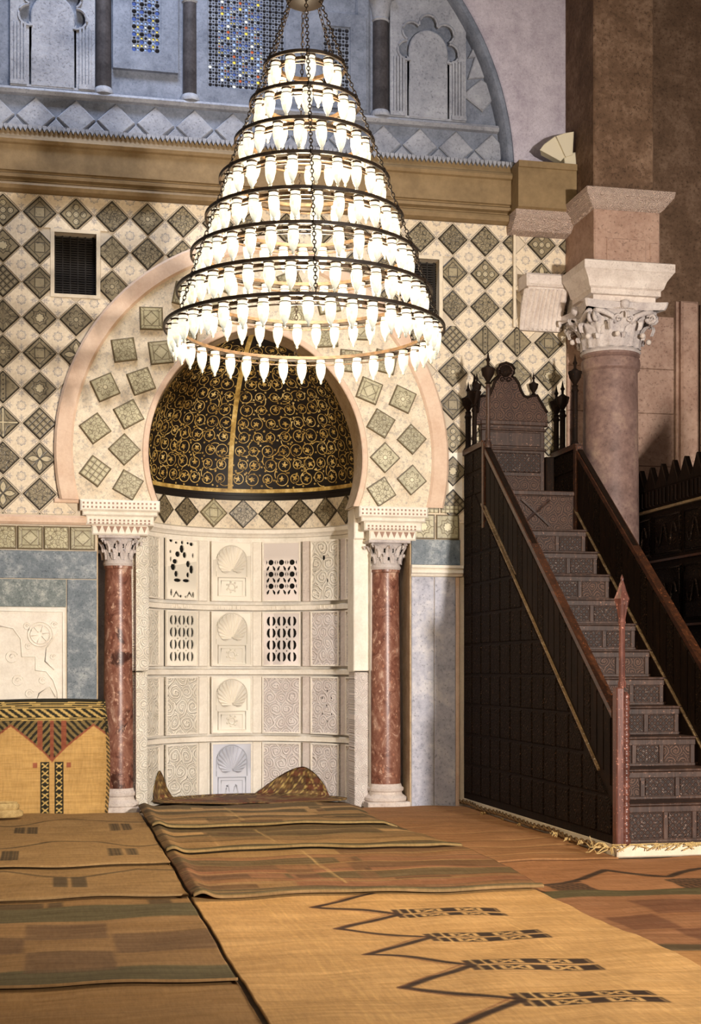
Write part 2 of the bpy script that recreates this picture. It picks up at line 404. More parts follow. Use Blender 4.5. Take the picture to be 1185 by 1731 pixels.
M_WOOD = wood('dark_walnut', (14, 8, 4), (27, 16, 9), (44, 28, 16), rough=0.7, spec=0.12)
M_WOODP = wood('step_walnut', (38, 25, 19), (64, 44, 34), (98, 72, 58))
M_RAIL = wood('worn_handrail_wood', (34, 19, 11), (62, 35, 20), (104, 60, 35), axis='Y', rough=0.35)
M_POST = wood('reddish_post_wood', (58, 34, 28), (98, 60, 50), (142, 96, 82), rough=0.35)
M_WORN = wood('worn_pale_edge', (70, 52, 34), (132, 108, 76), (190, 166, 128), axis='Y')
def _carved(base, hi, sc):
    def fn():
        k = coords(); h = scroll(k, sc, 'yz'); n = noise(k, 18, 4, 0.7); w = noise(k, 70, 2, 0.6)
        c = mixc(h*0.55+n*0.3, base, hi); c = mixc(N.sm(w*-1, -0.68, 0.02)*0.5, c, (150, 112, 84))
        return dict(color=c, bump=(h, 0.9, 0.012))
    return fn
M_CARVY = material('carved_walnut_panel', _carved((14, 8, 4), (38, 24, 13), 9), 0.75, spec=0.12)
def _carvx():
    k = coords(); x, y, z = xyz(k); a = nabs(nfr(x*22)-0.5); b = nabs(nfr(z*22)-0.5); d = nabs(a-b); h = nmax(N.sm(d, 0.10, 0.06), N.sm(nlen(a-0.5, b-0.5), 0.16, 0.06))
    n = noise(k, 14, 4, 0.7); w = noise(k, 60, 2, 0.6)
    c = mixc(h*0.6+n*0.3, (26, 16, 12), (90, 64, 51)); c = mixc(N.sm(w*-1, -0.64, 0.03)*0.5, c, (170, 146, 132))
    return dict(color=c, bump=(h, 1.0, 0.010))
M_CARVX = material('fretted_walnut_panel', _carvx, 0.5)
def _scrollx():
    k = coords(); h = scroll(k, 11, 'xz'); n = noise(k, 18, 4, 0.7)
    return dict(color=mixc(h*0.6+n*0.3, (40, 26, 20), (108, 78, 62)), bump=(h, 1.0, 0.010))
M_SCROLLX = material('scroll_carved_walnut', _scrollx, 0.5)
def carved_marble(name, c1, c2, sc, st=0.9):
    def fn():
        k = coords('UV'); h = scroll(k, sc, 'xy'); n = noise(k, 9, 4, 0.65)
        c = ramp(n, (0.3, c1), (0.62, c2)); c = mixc((1-h)*0.30, c, tuple(int(x*0.60) for x in c1))  # shade in the carved hollows is mixed into the colour
        return dict(color=c, bump=(h+n*0.3, st, 0.022))
    return material(name, fn, 0.6)
M_CM = [carved_marble('carved_ivory_marble', (232, 222, 204), (250, 243, 228), 11), carved_marble('carved_rosy_marble', (226, 212, 204), (245, 235, 228), 14),
        carved_marble('carved_blue_marble', (190, 194, 208), (218, 219, 228), 12)]
M_BLACKLAC = material('black_lacquered_wood', lambda: dict(color=(24, 17, 12), rough=0.55))
def _gold():
    k = coords(); n = noise(k, 9, 4, 0.7); return dict(color=ramp(n, (0.3, (128, 98, 44)), (0.5, (190, 156, 84)), (0.7, (232, 206, 140))), rough=0.5)
M_GOLD = material('gold_paint', _gold)
def _weave():
    at = N.nt.nodes.new('ShaderNodeVertexColor'); at.layer_name = 'dye'
    k = coords('Object', (60, 9, 9)); k2 = coords('Object', (5, 150, 150)); k3 = coords()
    n = noise(k, 1.0, 3, 0.7); m = noise(k2, 1.0, 3, 0.7); b = noise(k3, 3, 4, 0.6)
    f = nmin(nmax((n*0.4+m*0.35+b*0.35-0.26)*1.5, 0.0), 1.0)
    x, y, z = xyz(k3); reed = nsin(y*420)
    dk = N.nt.nodes.new('ShaderNodeMix'); dk.data_type = 'RGBA'; dk.blend_type = 'MULTIPLY'; dk.inputs[0].default_value = 1.0
    N.nt.links.new(at.outputs[0], dk.inputs[6]); N.nt.links.new(ramp(f, (0.0, (165, 158, 148)), (0.6, (236, 232, 224)), (1.0, (255, 255, 255))), dk.inputs[7])
    return dict(color=dk.outputs[2], bump=(m+reed*0.25+n*0.5, 0.5, 0.004))
M_WEAVE = material('woven_reed', _weave, 0.8, spec=0.2)
M_EDGE = stone('brown_reed_rope', (84, 62, 38), (132, 102, 64), sc=20, bump=0.3)
M_STRAW = stone('dry_esparto_fibre', (150, 122, 74), (206, 178, 122), sc=20, bump=0.2)
M_FLOOR = stone('floor_stone', (120, 100, 78), (160, 138, 110), sc=2, bump=0.3)
M_HORN = material('cream_enamel', lambda: dict(color=(206, 196, 172), rough=0.4))
M_CABLE = material('grey_cable', lambda: dict(color=(70, 62, 54), rough=0.6))
def pane(name, c, s): return material(name, lambda: dict(color=c, rough=0.2, emit=(c, s)))
M_PANES = [pane('pale_blue_pane', (150, 180, 235), 0.55), pane('yellow_pane', (226, 206, 90), 0.6), pane('white_pane', (232, 236, 225), 0.8), pane('deep_blue_pane', (70, 92, 160), 0.5), pane('orange_pane', (190, 96, 60), 0.4), pane('unlit_pane', (40, 40, 46), 0.0)]
# ------------------------------------------------------------------ setting: floor and walls
fl = MB().box(-9, 9, -17, 2.5, -0.3, -0.012).build('floor', M_FLOOR, kind='structure')
XC, ZC, EC = 0.03, 3.163, 0.195                       # pointed horseshoe arch: axis, spring height, offset of the arc centres
def arcpt(a, th, side=1):                             # side +1: right half
    R = a+EC; return (XC+side*(R*cos(th)-EC), ZC+R*sin(th))
def arch_line(a, zbot, n=20):
    R = a+EC; t0 = math.asin((zbot-ZC)/R); t1 = math.acos(EC/R)
    L = [arcpt(a, t0+(t1-t0)*i/n, -1) for i in range(n+1)]
    return L+[arcpt(a, t0+(t1-t0)*i/n, 1) for i in range(n-1, -1, -1)]
WIN_L, WIN_R = (-1.731, -1.374, 4.51, 5.042), (1.36, 1.712, 4.434, 5.006)
op = [(-1.37, 0), (-1.37, 2.70)]+arch_line(1.22, 2.70)[0:]+[(1.449, 2.70), (1.449, 0)]
wall_back = plate('wall_back', [[(-6, 0)]+op+[(2.94, 0), (2.94, 5.4), (-6, 5.4)], rect(*WIN_L), rect(*WIN_R)], 0.0, 0.42, M_GROUT, kind='structure')
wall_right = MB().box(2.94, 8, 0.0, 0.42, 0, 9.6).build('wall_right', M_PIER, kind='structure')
wall_niche_back = MB().box(-6, 8, 1.5, 1.7, 0, 9.6).build('wall_back_core', M_GROUT, kind='structure')
YU = 0.12
wall_upper = MB().box(-6, 2.94, YU, 0.42, 5.4, 9.6).build('wall_upper', M_GREYD, kind='structure')
AXC, AZC, AR = -0.37, 5.80, 2.80                       # the great arch above the cornice
aR = [(AXC+AR*cos(t), AZC+AR*sin(t)) for t in [i*pi/2/28 for i in range(29)]]
plate('wall_spandrel', [[(2.94, 5.80)]+[(2.94, 9.6), (AXC, 9.6)]+aR[::-1]], 0.0, YU+0.01, M_LILAC, kind='structure')
aL = [(2*AXC-x, z) for x, z in aR]
plate('wall_spandrel', [[(-6, 5.80), (-6, 9.6), (AXC, 9.6)]+aL[::-1]], 0.0, YU+0.01, M_LILAC, kind='structure')
mb = MB()
prof = [(AR-0.085, YU), (AR-0.085, -0.02), (AR-0.06, -0.05), (AR-0.02, -0.05), (AR, -0.02), (AR, 0.0)]
def arcprof(mb, c, prof, t0, t1, n):
    vs = []
    for i in range(n+1):
        t = t0+(t1-t0)*i/n
        vs += [(c[0]+r*cos(t), y, c[1]+r*sin(t)) for r, y in prof]
    k = len(prof)
    mb.add(vs, [(i*k+j, i*k+j+1, (i+1)*k+j+1, (i+1)*k+j) for i in range(n) for j in range(k-1)])
arcprof(mb, (AXC, AZC), prof, 0.0, pi, 64)
mb.build('trim_1', M_GREYD, kind='structure', smooth=40)

# cornice: moulded ochre beam with its stepped block by the pier
def moulding(name, prof, x0, x1, m, **k):
    mb = MB(); n = len(prof)
    mb.add([(x, y, z) for x in (x0, x1) for y, z in prof], [(i, i+1, n+i+1, n+i) for i in range(n-1)]+[tuple(range(n)), tuple(range(2*n-1, n-1, -1))])
    return mb.build(name, m, **k)
moulding('trim_2', [(0.0, 5.358), (-0.03, 5.36), (-0.075, 5.375), (-0.09, 5.405), (-0.08, 5.43), (-0.05, 5.445), (-0.05, 5.455), (-0.10, 5.465), (-0.105, 5.49), (-0.085, 5.505),
        (-0.085, 5.515), (-0.11, 5.52), (-0.115, 5.735), (-0.14, 5.745), (-0.155, 5.77), (-0.14, 5.795), (-0.11, 5.81), (-0.09, 5.86), (-0.085, 5.885), (0.11, 5.885)], -6, 2.372, M_OCHRE, kind='structure')
moulding('trim_3', [(0.0, 5.435), (-0.27, 5.435), (-0.30, 5.45), (-0.30, 5.80), (-0.315, 5.805), (-0.315, 5.86), (0.0, 5.86)], 2.372, 2.93, M_OCHRE, kind='structure')
mo = moulding('trim_4', [(0.0, 5.27), (-0.14, 5.28), (-0.18, 5.31), (-0.24, 5.36), (-0.27, 5.385), (-0.27, 5.434), (0.0, 5.434)], 2.36, 2.935, M_ERODE, kind='structure')
MB().box(2.415, 2.437, -0.035, 0.0, 4.42, 5.27).build('trim_5', M_PLASTER, kind='structure')

# ------------------------------------------------------------------ tiles of the wall
TS, TX0, TDX, TZ0, TDZ = 0.2, -1.855, 0.308, 5.2, 0.3035
h = TS/2
def tile_mesh(name, half, th, m, b=0.006):
    return_mb = MB().bbox(-half, half, -th, 0.0, -half, half, b)
    me = return_mb.mesh(name, uv=lambda p: (p[0]/half, p[2]/half)); me.materials.append(m); return me
ME_T = {k: tile_mesh('lustre_tile', 0.1, 0.016, M_TILE[k]) for k in KINDS}
ME_P = {k: tile_mesh('pale_tile', 0.1, 0.022, M_TILE_PALE[k]) for k in M_TILE_PALE}
ME_C = tile_mesh('cream_tile', 0.108, 0.007, M_CREAM, 0.003)
SQ = Matrix.Diagonal((TDX/(0.2162*1.4142), 1, TDZ/(0.2162*1.4142), 1))
def inside_arch(x, z, a):
    if z < 2.6: return abs(x-XC) < a
    if z < ZC: return abs(x-XC) < math.sqrt(max(0, (a+EC)**2-(z-ZC)**2))-EC
    return math.hypot(abs(x-XC)+EC, z-ZC) < a+EC
chosen = {(0, 0): 'frames', (1, 0): 'circles', (2, 0): 'floral', (3, 0): 'rosette', (4, 0): 'floral', (5, 0): 'mottled', (1, 1): 'cross', (3, 1): 'floral', (4, 1): 'mottled', (5, 1): 'floral', (0, 2): 'frames', (1, 2): 'petal',
    (3, 2): 'frames', (0, 3): 'star', (1, 3): 'rosette', (2, 3): 'lattice', (0, 4): 'frames', (1, 4): 'petal', (0, 5): 'star', (1, 5): 'rosette', (0, 6): 'lattice', (1, 6): 'star', (0, 7): 'petal', (1, 7): 'cross', (0, 8): 'mottled', (1, 8): 'floral',
    (0, 1): 'frames', (11, 0): 'floral', (12, 0): 'floral', (13, 0): 'mottled', (14, 0): 'rays', (12, 1): 'frames', (13, 1): 'circles', (14, 1): 'rays', (12, 2): 'floral', (13, 2): 'mottled', (14, 2): 'star',
    (12, 3): 'lattice', (13, 3): 'stripes', (14, 3): 'stripes', (15, 3): 'frames', (16, 3): 'floral', (12, 4): 'rosette', (13, 4): 'star', (14, 4): 'rays', (15, 4): 'star', (12, 5): 'frames', (13, 5): 'rays', (15, 0): 'circles'}
def hits(x, z, hd, W_): return x+hd > W_[0]-0.035 and x-hd < W_[1]+0.035 and z+hd > W_[2]-0.03 and z-hd < W_[3]+0.03
def clipped_tile(name, x, z, half, th, m, x0, x1, z0, z1, diamond=True):
    """a tile cut by the straight edges around it"""
    P = [(x-half, z), (x, z-half), (x+half, z), (x, z+half)]
    for a, b, c in ((-1, 0, -x0), (1, 0, x1), (0, -1, -z0), (0, 1, z1)): P = clip(P, a, b, c) if P else P
    if len(P) < 3: return
    mb = MB().prism(P, -th, 0.0, 0.005)
    q = half*0.7071
    mb.build(name, m, wall_back, uv=lambda p: (((p[0]-x)+(p[2]-z))*0.7071/q, ((p[2]-z)-(p[0]-x))*0.7071/q))
def put_tile(kind, x, z, i, j):
    dark = kind == 'dark'; half = 0.1414 if dark else TDX/2*0.985; name = 'lustre_tile' if dark else 'cream_tile'
    m = M_TILE[chosen.get((i, j), KINDS[(i*7+j*5) % len(KINDS)])] if dark else M_CREAM
    th = 0.016 if dark else 0.007
    z1 = 5.356 if x < 2.37 else 5.268
    if z+half < 2.60 or z-half > z1: return
    if z > 4.40 and x > 2.47: x -= 0.07; x0, x1 = 2.44, 2.93
    elif z > 4.40: x0, x1 = -9, 2.413
    else: x0, x1 = -9, 2.93
    if x-half > x1 or x+half < x0: return
    box_ = [x0, x1, 2.60, z1]; cut = z-half < 2.60 or z+half > z1 or x-half < x0 or x+half > x1
    for W_ in (WIN_L, WIN_R):
        if hits(x, z, half*0.93, W_):
            a0, a1, b0, b1 = W_[0]-0.035, W_[1]+0.035, W_[2]-0.03, W_[3]+0.03
            c = [(x-a1, 'r'), (a0-x, 'l'), (z-b1, 't'), (b0-z, 'b')]; d, s = max(c)
            if d < -half*0.5: return
            cut = True
            if s == 'r': box_[0] = max(box_[0], a1)
            if s == 'l': box_[1] = min(box_[1], a0)
            if s == 't': box_[2] = max(box_[2], b1)
            if s == 'b': box_[3] = min(box_[3], b0)
    if cut: clipped_tile(name, x, z, half, th, m, *box_); return
    tone = random.uniform(-1, 1)
    if dark: inst('lustre_tile', ME_T[chosen.get((i, j), KINDS[(i*7+j*5) % len(KINDS)])], wall_back, Tr(x, 0, z) @ Ry(pi/4+random.uniform(-0.02, 0.02)+random.choice((0, pi/2, pi))))
    else: inst('cream_tile', ME_C, wall_back, Tr(x, 0, z) @ SQ @ Ry(pi/4))
for i in range(-3, 17):
    for j in range(-1, 10):
        x, z = TX0+TDX*i, TZ0-TDZ*j
        if not inside_arch(x, z, 1.72) and j >= 0 and -2.9 < x: put_tile('dark', x, z, i, j)
        x += TDX/2; z -= TDZ/2
        if not inside_arch(x, z, 1.70) and -2.9 < x: put_tile('cream', x, z, i, j)
# the two dark recesses with their pale surrounds
for W_, lab in ((WIN_L, None), (WIN_R, None)):
    w = plate('window_1' if W_ is WIN_L else 'window_2', [rect(W_[0]-0.033, W_[1]+0.033, W_[2]-0.03, W_[3]+0.03), rect(*W_)], -0.012, 0.01, M_PLASTER, kind='structure')
    b = MB()
    for k in range(26): b.box(W_[0], W_[1], 0.10, 0.112, W_[2]+k*(W_[3]-W_[2])/26, W_[2]+(k+0.6)*(W_[3]-W_[2])/26)
    for k in range(6): b.box(W_[0]+k*0.065, W_[0]+k*0.065+0.012, 0.094, 0.10, W_[2], W_[3])
    b.build('shutter', M_BLACKLAC, w, kind='stuff')
    MB().box(W_[0], W_[1], 0.30, 0.32, W_[2], W_[3]).build('recess_back', M_HOLE, w)

# ------------------------------------------------------------------ stone facing of the piers beside the niche
wl = empty('wall_left_facing'); tag(wl, kind='structure')
def slab(name, u, m, par, x0, x1, z0, z1, y=-0.012, b=0.004): return MB().bbox(x0, x1, y, 0.02, z0, z1, b).build(name, m, par)
slab('marble_slab', 0, M_BLUE, wl, -3.6, -1.371, 2.045, 2.285)
slab('marble_slab', 0, M_SPECK, wl, -2.9, -1.632, 1.80, 2.037); slab('marble_slab', 0, M_BLUE, wl, -1.624, -1.371, 0.0, 2.037)
slab('marble_slab', 0, M_BLUE, wl, -4.6, -2.91, 0.0, 2.037)
slab('string_course', 0, M_PINK, wl, -4.6, -1.375, 2.51, 2.59, -0.04, 0.02)
for k in range(8):
    x1 = -1.385-0.222*k; m = M_TILE_PALE[['floral', 'mottled', 'frames', 'mottled'][k % 4]] if k else M_TILE_PALE['frames']
    me = MB().bbox(-0.107, 0.107, -0.018, 0, -0.1, 0.1, 0.006).mesh('square_tile', uv=lambda p: (p[0]/0.107, p[2]/0.1)); me.materials.append(m)
    inst('square_tile', me, wl, Tr(x1-0.107, 0, 2.395))
pn = MB().bbox(-2.88, -1.636, -0.022, 0.02, 0.0, 1.795, 0.008).build('relief_panel', M_WHITE, wl, label='white marble panel carved with a rosette wheel and stepped frame')
mb = MB(); c = onY(68, 1072, -0.022)
def ring(mb, cx, cz, r, y, t, n=28, a0=0, a1=2*pi):
    full = a1-a0 > 6.2; mb.tube([(cx+r*cos(a0+(a1-a0)*i/n), y, cz+r*sin(a0+(a1-a0)*i/n)) for i in range(n if full else n+1)], t, 5, close=full)
for r in (0.105, 0.082): ring(mb, c.x, c.z, r, -0.024, 0.006)
for k in range(6):
    a = k*pi/3+0.2; mb.tube([(c.x+0.02*cos(a), -0.024, c.z+0.02*sin(a)), (c.x+0.08*cos(a), -0.024, c.z+0.08*sin(a))], 0.006, 5)
pts = [onY(u, v, -0.024) for u, v in ((0, 1058), (22, 1062), (35, 1080), (37, 1110), (60, 1110), (60, 1133), (78, 1135), (90, 1150), (97, 1170), (97, 1190))]
mb.tube(pts, 0.006, 5)
mb.tube([onY(u, v, -0.024) for u, v in ((98, 1066), (90, 1080), (78, 1096), (76, 1118), (92, 1132))], 0.006, 5)
mb.tube([onY(u, v, -0.024) for u, v in ((60, 1190), (66, 1172), (84, 1160), (94, 1178))], 0.006, 5)
mb.tube([onY(u, v, -0.024) for u, v in ((-40, 1032), (106, 1034), (106, 1195))], 0.005, 5)
for u, v, r in ((46, 1058, 0.03), (92, 1056, 0.028), (48, 1092, 0.026), (90, 1110, 0.024), (72, 1150, 0.03), (30, 1150, 0.045), (20, 1110, 0.05), (50, 1172, 0.035)):
    p = onY(u, v, -0.023); ring(mb, p.x, p.z, r, -0.023, 0.0035, 16, 0.3, 5.6); mb.tube([(p.x+r*0.6*(1-k/10)*cos(k*0.7), -0.023, p.z+r*0.6*(1-k/10)*sin(k*0.7)) for k in range(10)], 0.003, 4)
mb.build('relief', M_WHITE, pn, smooth=True)

wr = empty('wall_right_facing'); tag(wr, kind='structure')
slab('marble_slab', 0, M_LAV, wr, 1.452, 1.662, 0.0, 2.105); slab('marble_slab', 0, M_LAV, wr, 1.668, 1.866, 0.0, 2.105); slab('marble_slab', 0, M_PINK, wr, 1.870, 1.905, 0.0, 2.105)
slab('marble_slab', 0, M_BLUE, wr, 1.45, 1.91, 2.215, 2.445)
moulding('string_course', [(0.02, 2.108), (-0.02, 2.11), (-0.03, 2.13), (-0.045, 2.14), (-0.045, 2.165), (-0.03, 2.175), (-0.05, 2.185), (-0.05, 2.21), (0.02, 2.212)], 1.445, 1.93, M_WHITE, parent=wr)
for x in (1.56, 1.79):
    me = MB().bbox(-0.108, 0.108, -0.018, 0, -0.112, 0.112, 0.006).mesh('square_tile', uv=lambda p: (p[0]/0.108, p[2]/0.112)); me.materials.append(M_TILE_PALE['star']); inst('square_tile', me, wr, Tr(x, 0, 2.562))
for x, w in ((1.62, 0.09), (1.81, 0.085)):
    me = MB().bbox(-w, w, -0.018, 0, -0.035, 0.035, 0.006).mesh('square_tile', uv=lambda p: (p[0]/0.09, p[2]/0.09)); me.materials.append(M_TILE_PALE['lattice']); inst('square_tile', me, wr, Tr(x, 0, 2.725))
slab('pale_block', 0, M_WHITE, wr, 1.80, 1.935, 2.78, 3.25, -0.008)
# returns and backs of the recesses that hold the columns
rl = MB().box(-1.40, -1.02, 0.40, 0.46, 0.0, 2.72).box(1.08, 1.50, 0.40, 0.46, 0.0, 2.72).build('wall_recess', M_LAV, kind='structure')
MB().box(-1.385, -1.36, 0.004, 0.40, 0.0, 2.43).box(1.438, 1.46, 0.004, 0.40, 0.0, 2.43).build('wall_recess_return', M_SOFFIT, kind='structure')
# ------------------------------------------------------------------ upper wall: diamond frieze, blind arcade, pierced windows
uf = wall_upper
moulding('ledge', [(YU, 6.245), (YU-0.05, 6.25), (YU-0.075, 6.275), (YU-0.06, 6.30), (YU, 6.305)], -6, 2.36, M_GREY, parent=uf)
for i in range(-3, 13):
    x = -1.89+0.345*i
    P = [(x-0.165, 6.075), (x, 5.925), (x+0.165, 6.075), (x, 6.235)]; P = clip(P, 1, 0, 2.37)
    MB().prism(P, YU-0.026, YU, 0.009).build('frieze_lozenge', M_GREY, uf)
    P = clip([(x+0.012, 5.892), (x+0.333, 5.892), (x+0.1725, 6.058)], 1, 0, 2.37)
    if len(P) > 2 and x < 2.3: MB().prism(P, YU-0.034, YU, 0.009).build('frieze_triangle', M_GREY, uf)
mb = MB()
for i in range(150):
    x = -3.6+i*0.0402
    if x < 2.36: mb.prism([(x, 5.905), (x, 5.885), (x+0.017, 5.852), (x+0.034, 5.885), (x+0.034, 5.905)], -0.125, -0.08, 0)
mb.build('serrated_edge', M_GREY, uf, kind='stuff')
# dark marble colonnettes of the arcade
def colonnette(x, lab, r=0.07, m=M_DARKCOL):
    t = empty('colonnette', (x, YU, 6.305), lab, 'column', 'colonnettes of the blind arcade'); hf = dict(seg=14, a0=pi, a1=2*pi)
    MB().lathe([(0.0, 0), (r*1.25, 0), (r*1.3, 0.02), (r*1.1, 0.05), (r, 0.06)], **hf).build('base', M_GREY, t, smooth=40)
    MB().lathe([(r, 0.055), (r*0.97, 0.88)], **hf).build('shaft', m, t, smooth=True)
    c = MB().lathe([(r*0.97, 0.87), (r*1.1, 0.885), (r*0.98, 0.90), (r*1.25, 1.0), (r*1.5, 1.06)], **hf)
    c.box(-r*1.5, r*1.5, -r*1.5, 0, 1.06, 1.10).build('capital', M_GREY, t, smooth=40)
colonnette(-1.309, 'dark marble colonnette left of the stained glass window')
colonnette(-0.548, 'dark marble colonnette between the two stained glass windows')
colonnette(0.50, 'slim grey colonnette behind the chandelier chains', 0.05, M_GREYD)
colonnette(1.19, 'dark marble colonnette with a small capital right of the chandelier chains', 0.075)
def frame(x0, x1, z0, z1, w, y, par, m=M_GREYD):
    return plate('frame', [rect(x0-w, x1+w, z0-w, z1+w), rect(x0, x1, z0, z1)], y, YU+0.005, m, par)
def claustra(name, x0, x1, z0, z1, pitch, big, small, frames, tint):
    w = plate(name, [rect(x0-0.15, x1+0.15, z0-0.15, z1+0.12), rect(x0, x1, z0, z1)], YU-0.045, YU+0.002, M_GREYD, kind='structure') if frames else empty(name)
    tag(w, kind='structure')
    polys = [rect(x0, x1, z0, z1)]; cells = []
    nx = max(1, round((x1-x0)/pitch)); nz = round((z1-z0)/pitch); px, pz = (x1-x0)/nx, (z1-z0)/nz
    for i in range(nx):
        for j in range(nz):
            cx, cz = x0+(i+0.5)*px, z0+(j+0.5)*pz
            polys.append(circ(cx, cz, big, 8, a0=pi/8)); cells.append((cx, cz, big, i, j, 0))
            if i < nx-1 and j < nz-1: polys.append(circ(cx+px/2, cz+pz/2, small*1.25, 4)); cells.append((cx+px/2, cz+pz/2, small*1.2, i, j, 1))
            if i < nx-1: polys.append(circ(cx+px/2, cz, small, 6)); cells.append((cx+px/2, cz, small, i, j, 2))
            if j < nz-1: polys.append(circ(cx, cz+pz/2, small, 6)); cells.append((cx, cz+pz/2, small, i, j, 3))
    plate('pierced_screen', polys, YU-0.035, YU-0.012, M_GREYD, w)
    bins = {}
    for cx, cz, r, i, j, k in cells: bins.setdefault(tint(i, j, k, cx, cz), []).append((cx, cz, r))
    for t, L in bins.items():
        mb = MB()
        for cx, cz, r in L: mb.box(cx-r*1.05, cx+r*1.05, YU-0.014, YU-0.006, cz-r*1.05, cz+r*1.05)
        mb.build('panes', M_PANES[t], w, kind='stuff')
    return w
def tint1(i, j, k, x, z):
    h = (i*3+j*5+k*7) % 11
    if k == 0: return 5 if (i+j) % 2 else 3
    return [0, 3, 1, 0, 5, 3, 0, 1, 5, 0, 2][h] if z < 7.05 else (5 if h % 2 else 0)
claustra('window_3', -1.078, -0.809, 6.69, 7.62, 0.066, 0.021, 0.0125, True, tint1)
def tint2(i, j, k, x, z):
    h = (i*7+j*5+k*3) % 13
    if abs(x+0.11) < 0.2 and z > 6.48: return [5, 4, 3, 0, 5, 3, 2, 5, 3, 1, 5, 0, 3][h]
    return 2 if h == 2 and z < 6.75 else 5
claustra('window_4', -0.40, 0.30, 6.44, 7.62, 0.054, 0.0165, 0.0095, True, tint2)
claustra('window_5', 0.64, 0.90, 6.50, 7.09, 0.065, 0.020, 0.012, True, lambda i, j, k, x, z: 5)
for x0, x1 in ((-0.62, -0.47), (0.955, 1.09)):
    MB().bbox(x0, x1, YU-0.03, YU+0.005, 6.31, 7.6, 0.02).build('pilaster_strip', M_GREYD, uf)
# blind polylobed niches
def lobed_niche(cx):
    zc, R, rl = 6.965, 0.205, 0.088
    out = [(cx-0.20, 6.285), (cx-0.20, 6.88)]
    A = [rad(a) for a in (190, 140, 90, 40, -10)]
    for k, a in enumerate(A):
        lx, lz = cx+R*cos(a), zc+R*sin(a)*1.05
        for q in range(11):
            b = a+rad(100)-rad(200)*q/10; out.append((lx+rl*cos(b), lz+rl*sin(b)))
    out += [(cx+0.20, 6.88), (cx+0.20, 6.285)]
    w = plate('blind_niche', [rect(cx-0.36, cx+0.36, 6.31, 7.62), [(x, max(z, 6.33)) for x, z in out]], YU-0.05, YU-0.004, M_GREY, uf)
    P = [(cx-0.185, 6.315), (cx+0.185, 6.315), (cx+0.185, 6.93)]+[(cx+0.185*cos(t), 6.93+0.20*sin(t)) for t in [pi*i/14 for i in range(1, 14)]]+[(cx-0.185, 6.93)]
    MB().prism(P, YU-0.055, YU-0.002, 0.008).build('niche_panel', M_GREY, w)
    mb = MB(); mb.tube([(x, YU-0.055, z) for x, z in out[2:-2]], 0.013, 5)
    for s in (-1, 1):
        for q in range(4): x = cx+s*(0.235+0.028*q); mb.box(x-0.009, x+0.009, YU-0.066, YU-0.045, 6.36, 6.86)
        mb.box(cx+s*0.29-0.07, cx+s*0.29+0.07, YU-0.068, YU-0.045, 6.32, 6.36)
    mb.build('carved_moulding', M_GREY, w)
lobed_niche(1.63); lobed_niche(-1.745)
for q in ([(790, 100), (812, 55), (826, 95)], [(790, 135), (803, 92), (830, 132)], [(780, 162), (812, 135), (843, 158), (815, 190)]):
    MB().prism([(p.x, p.z) for p in [onY(u, v, YU) for u, v in q]], YU-0.03, YU, 0.01).build('carved_triangle', M_GREY, uf)

# ------------------------------------------------------------------ mihrab: arch, soffit, imposts
mih = empty('mihrab_niche', (XC, 0, 0), 'pale carved marble prayer niche with a painted black and gold half dome', 'niche')
def shift(o): o.location = (-XC, 0, 0); return o
inn = arch_line(0.96, 2.73, 28); mid = arch_line(1.605, 2.73, 28); outl = arch_line(1.765, 2.73, 28)
af = shift(plate('arch_face', [mid+inn[::-1]], -0.03, 0.30, M_ARCHFACE, mih))
so = MB(); n = len(inn)
so.add([(x, y, z) for y in (-0.034, 0.32) for x, z in [((p[0]-XC)*0.993+XC, ZC+(p[1]-ZC)*0.993) for p in inn]], [(i, i+1, n+i+1, n+i) for i in range(n-1)])
shift(so.build('arch_soffit', M_SOFFIT, mih, smooth=True))
# rim moulding round the mouth and the broad outer band, both proud of the tiles
def archband(name, a0, a1, y0, m, ch=0.012):
    mb = MB(); L = [arch_line(a, 2.73, 28) for a in (a0, a0+ch, a1-ch, a1)]; n = len(L[0]); ys = (y0+ch, y0, y0, y0+ch)
    vs = [(p[0], y, p[1]) for P, y in zip(L, ys) for p in P]+[(p[0], 0.02, p[1]) for p in L[0]]+[(p[0], 0.02, p[1]) for p in L[3]]
    fs = [(k*n+i, k*n+i+1, (k+1)*n+i+1, (k+1)*n+i) for k in range(3) for i in range(n-1)]
    fs += [(4*n+i, 4*n+i+1, i+1, i) for i in range(n-1)]+[(3*n+i, 3*n+i+1, 5*n+i+1, 5*n+i) for i in range(n-1)]
    return shift(mb.add(vs, fs).build(name, m, mih))
archband('arch_band', 1.605, 1.765, -0.055, M_PINK, 0.02)
archband('arch_rim', 0.957, 1.01, -0.042, M_PINK, 0.008)
PK = list(M_TILE_PALE)
def arch_tile(a, th, side, k, q):
    x, z = arcpt(a, th, side); ang = pi/2-th if side > 0 else -(pi/2-th)
    o = inst('arch_tile', ME_P[k], af, Tr(x, -0.03, z) @ Ry(ang+pi/4+q))
KO = {-1: ['lattice', 'floral', 'rosette', 'floral', 'frames', 'floral', 'mottled'], 1: ['rosette', 'mottled', 'rosette', 'floral', 'frames', 'star', 'floral']}
KI = {-1: ['mottled', 'floral', 'mottled', 'floral', 'frames', 'floral', 'star'], 1: ['mottled', 'rosette', 'floral', 'frames', 'mottled', 'floral', 'star']}
for s in (-1, 1):
    for k in range(7):
        th = rad(-6.5+13.1*k)
        if th < rad(80): arch_tile(1.425, th, s, KO[s][k], random.uniform(-0.06, 0.06))
        th = rad(-12.6+13.1*k)
        if th < rad(76): arch_tile(1.165, th, s, KI[s][k], random.uniform(-0.06, 0.06))
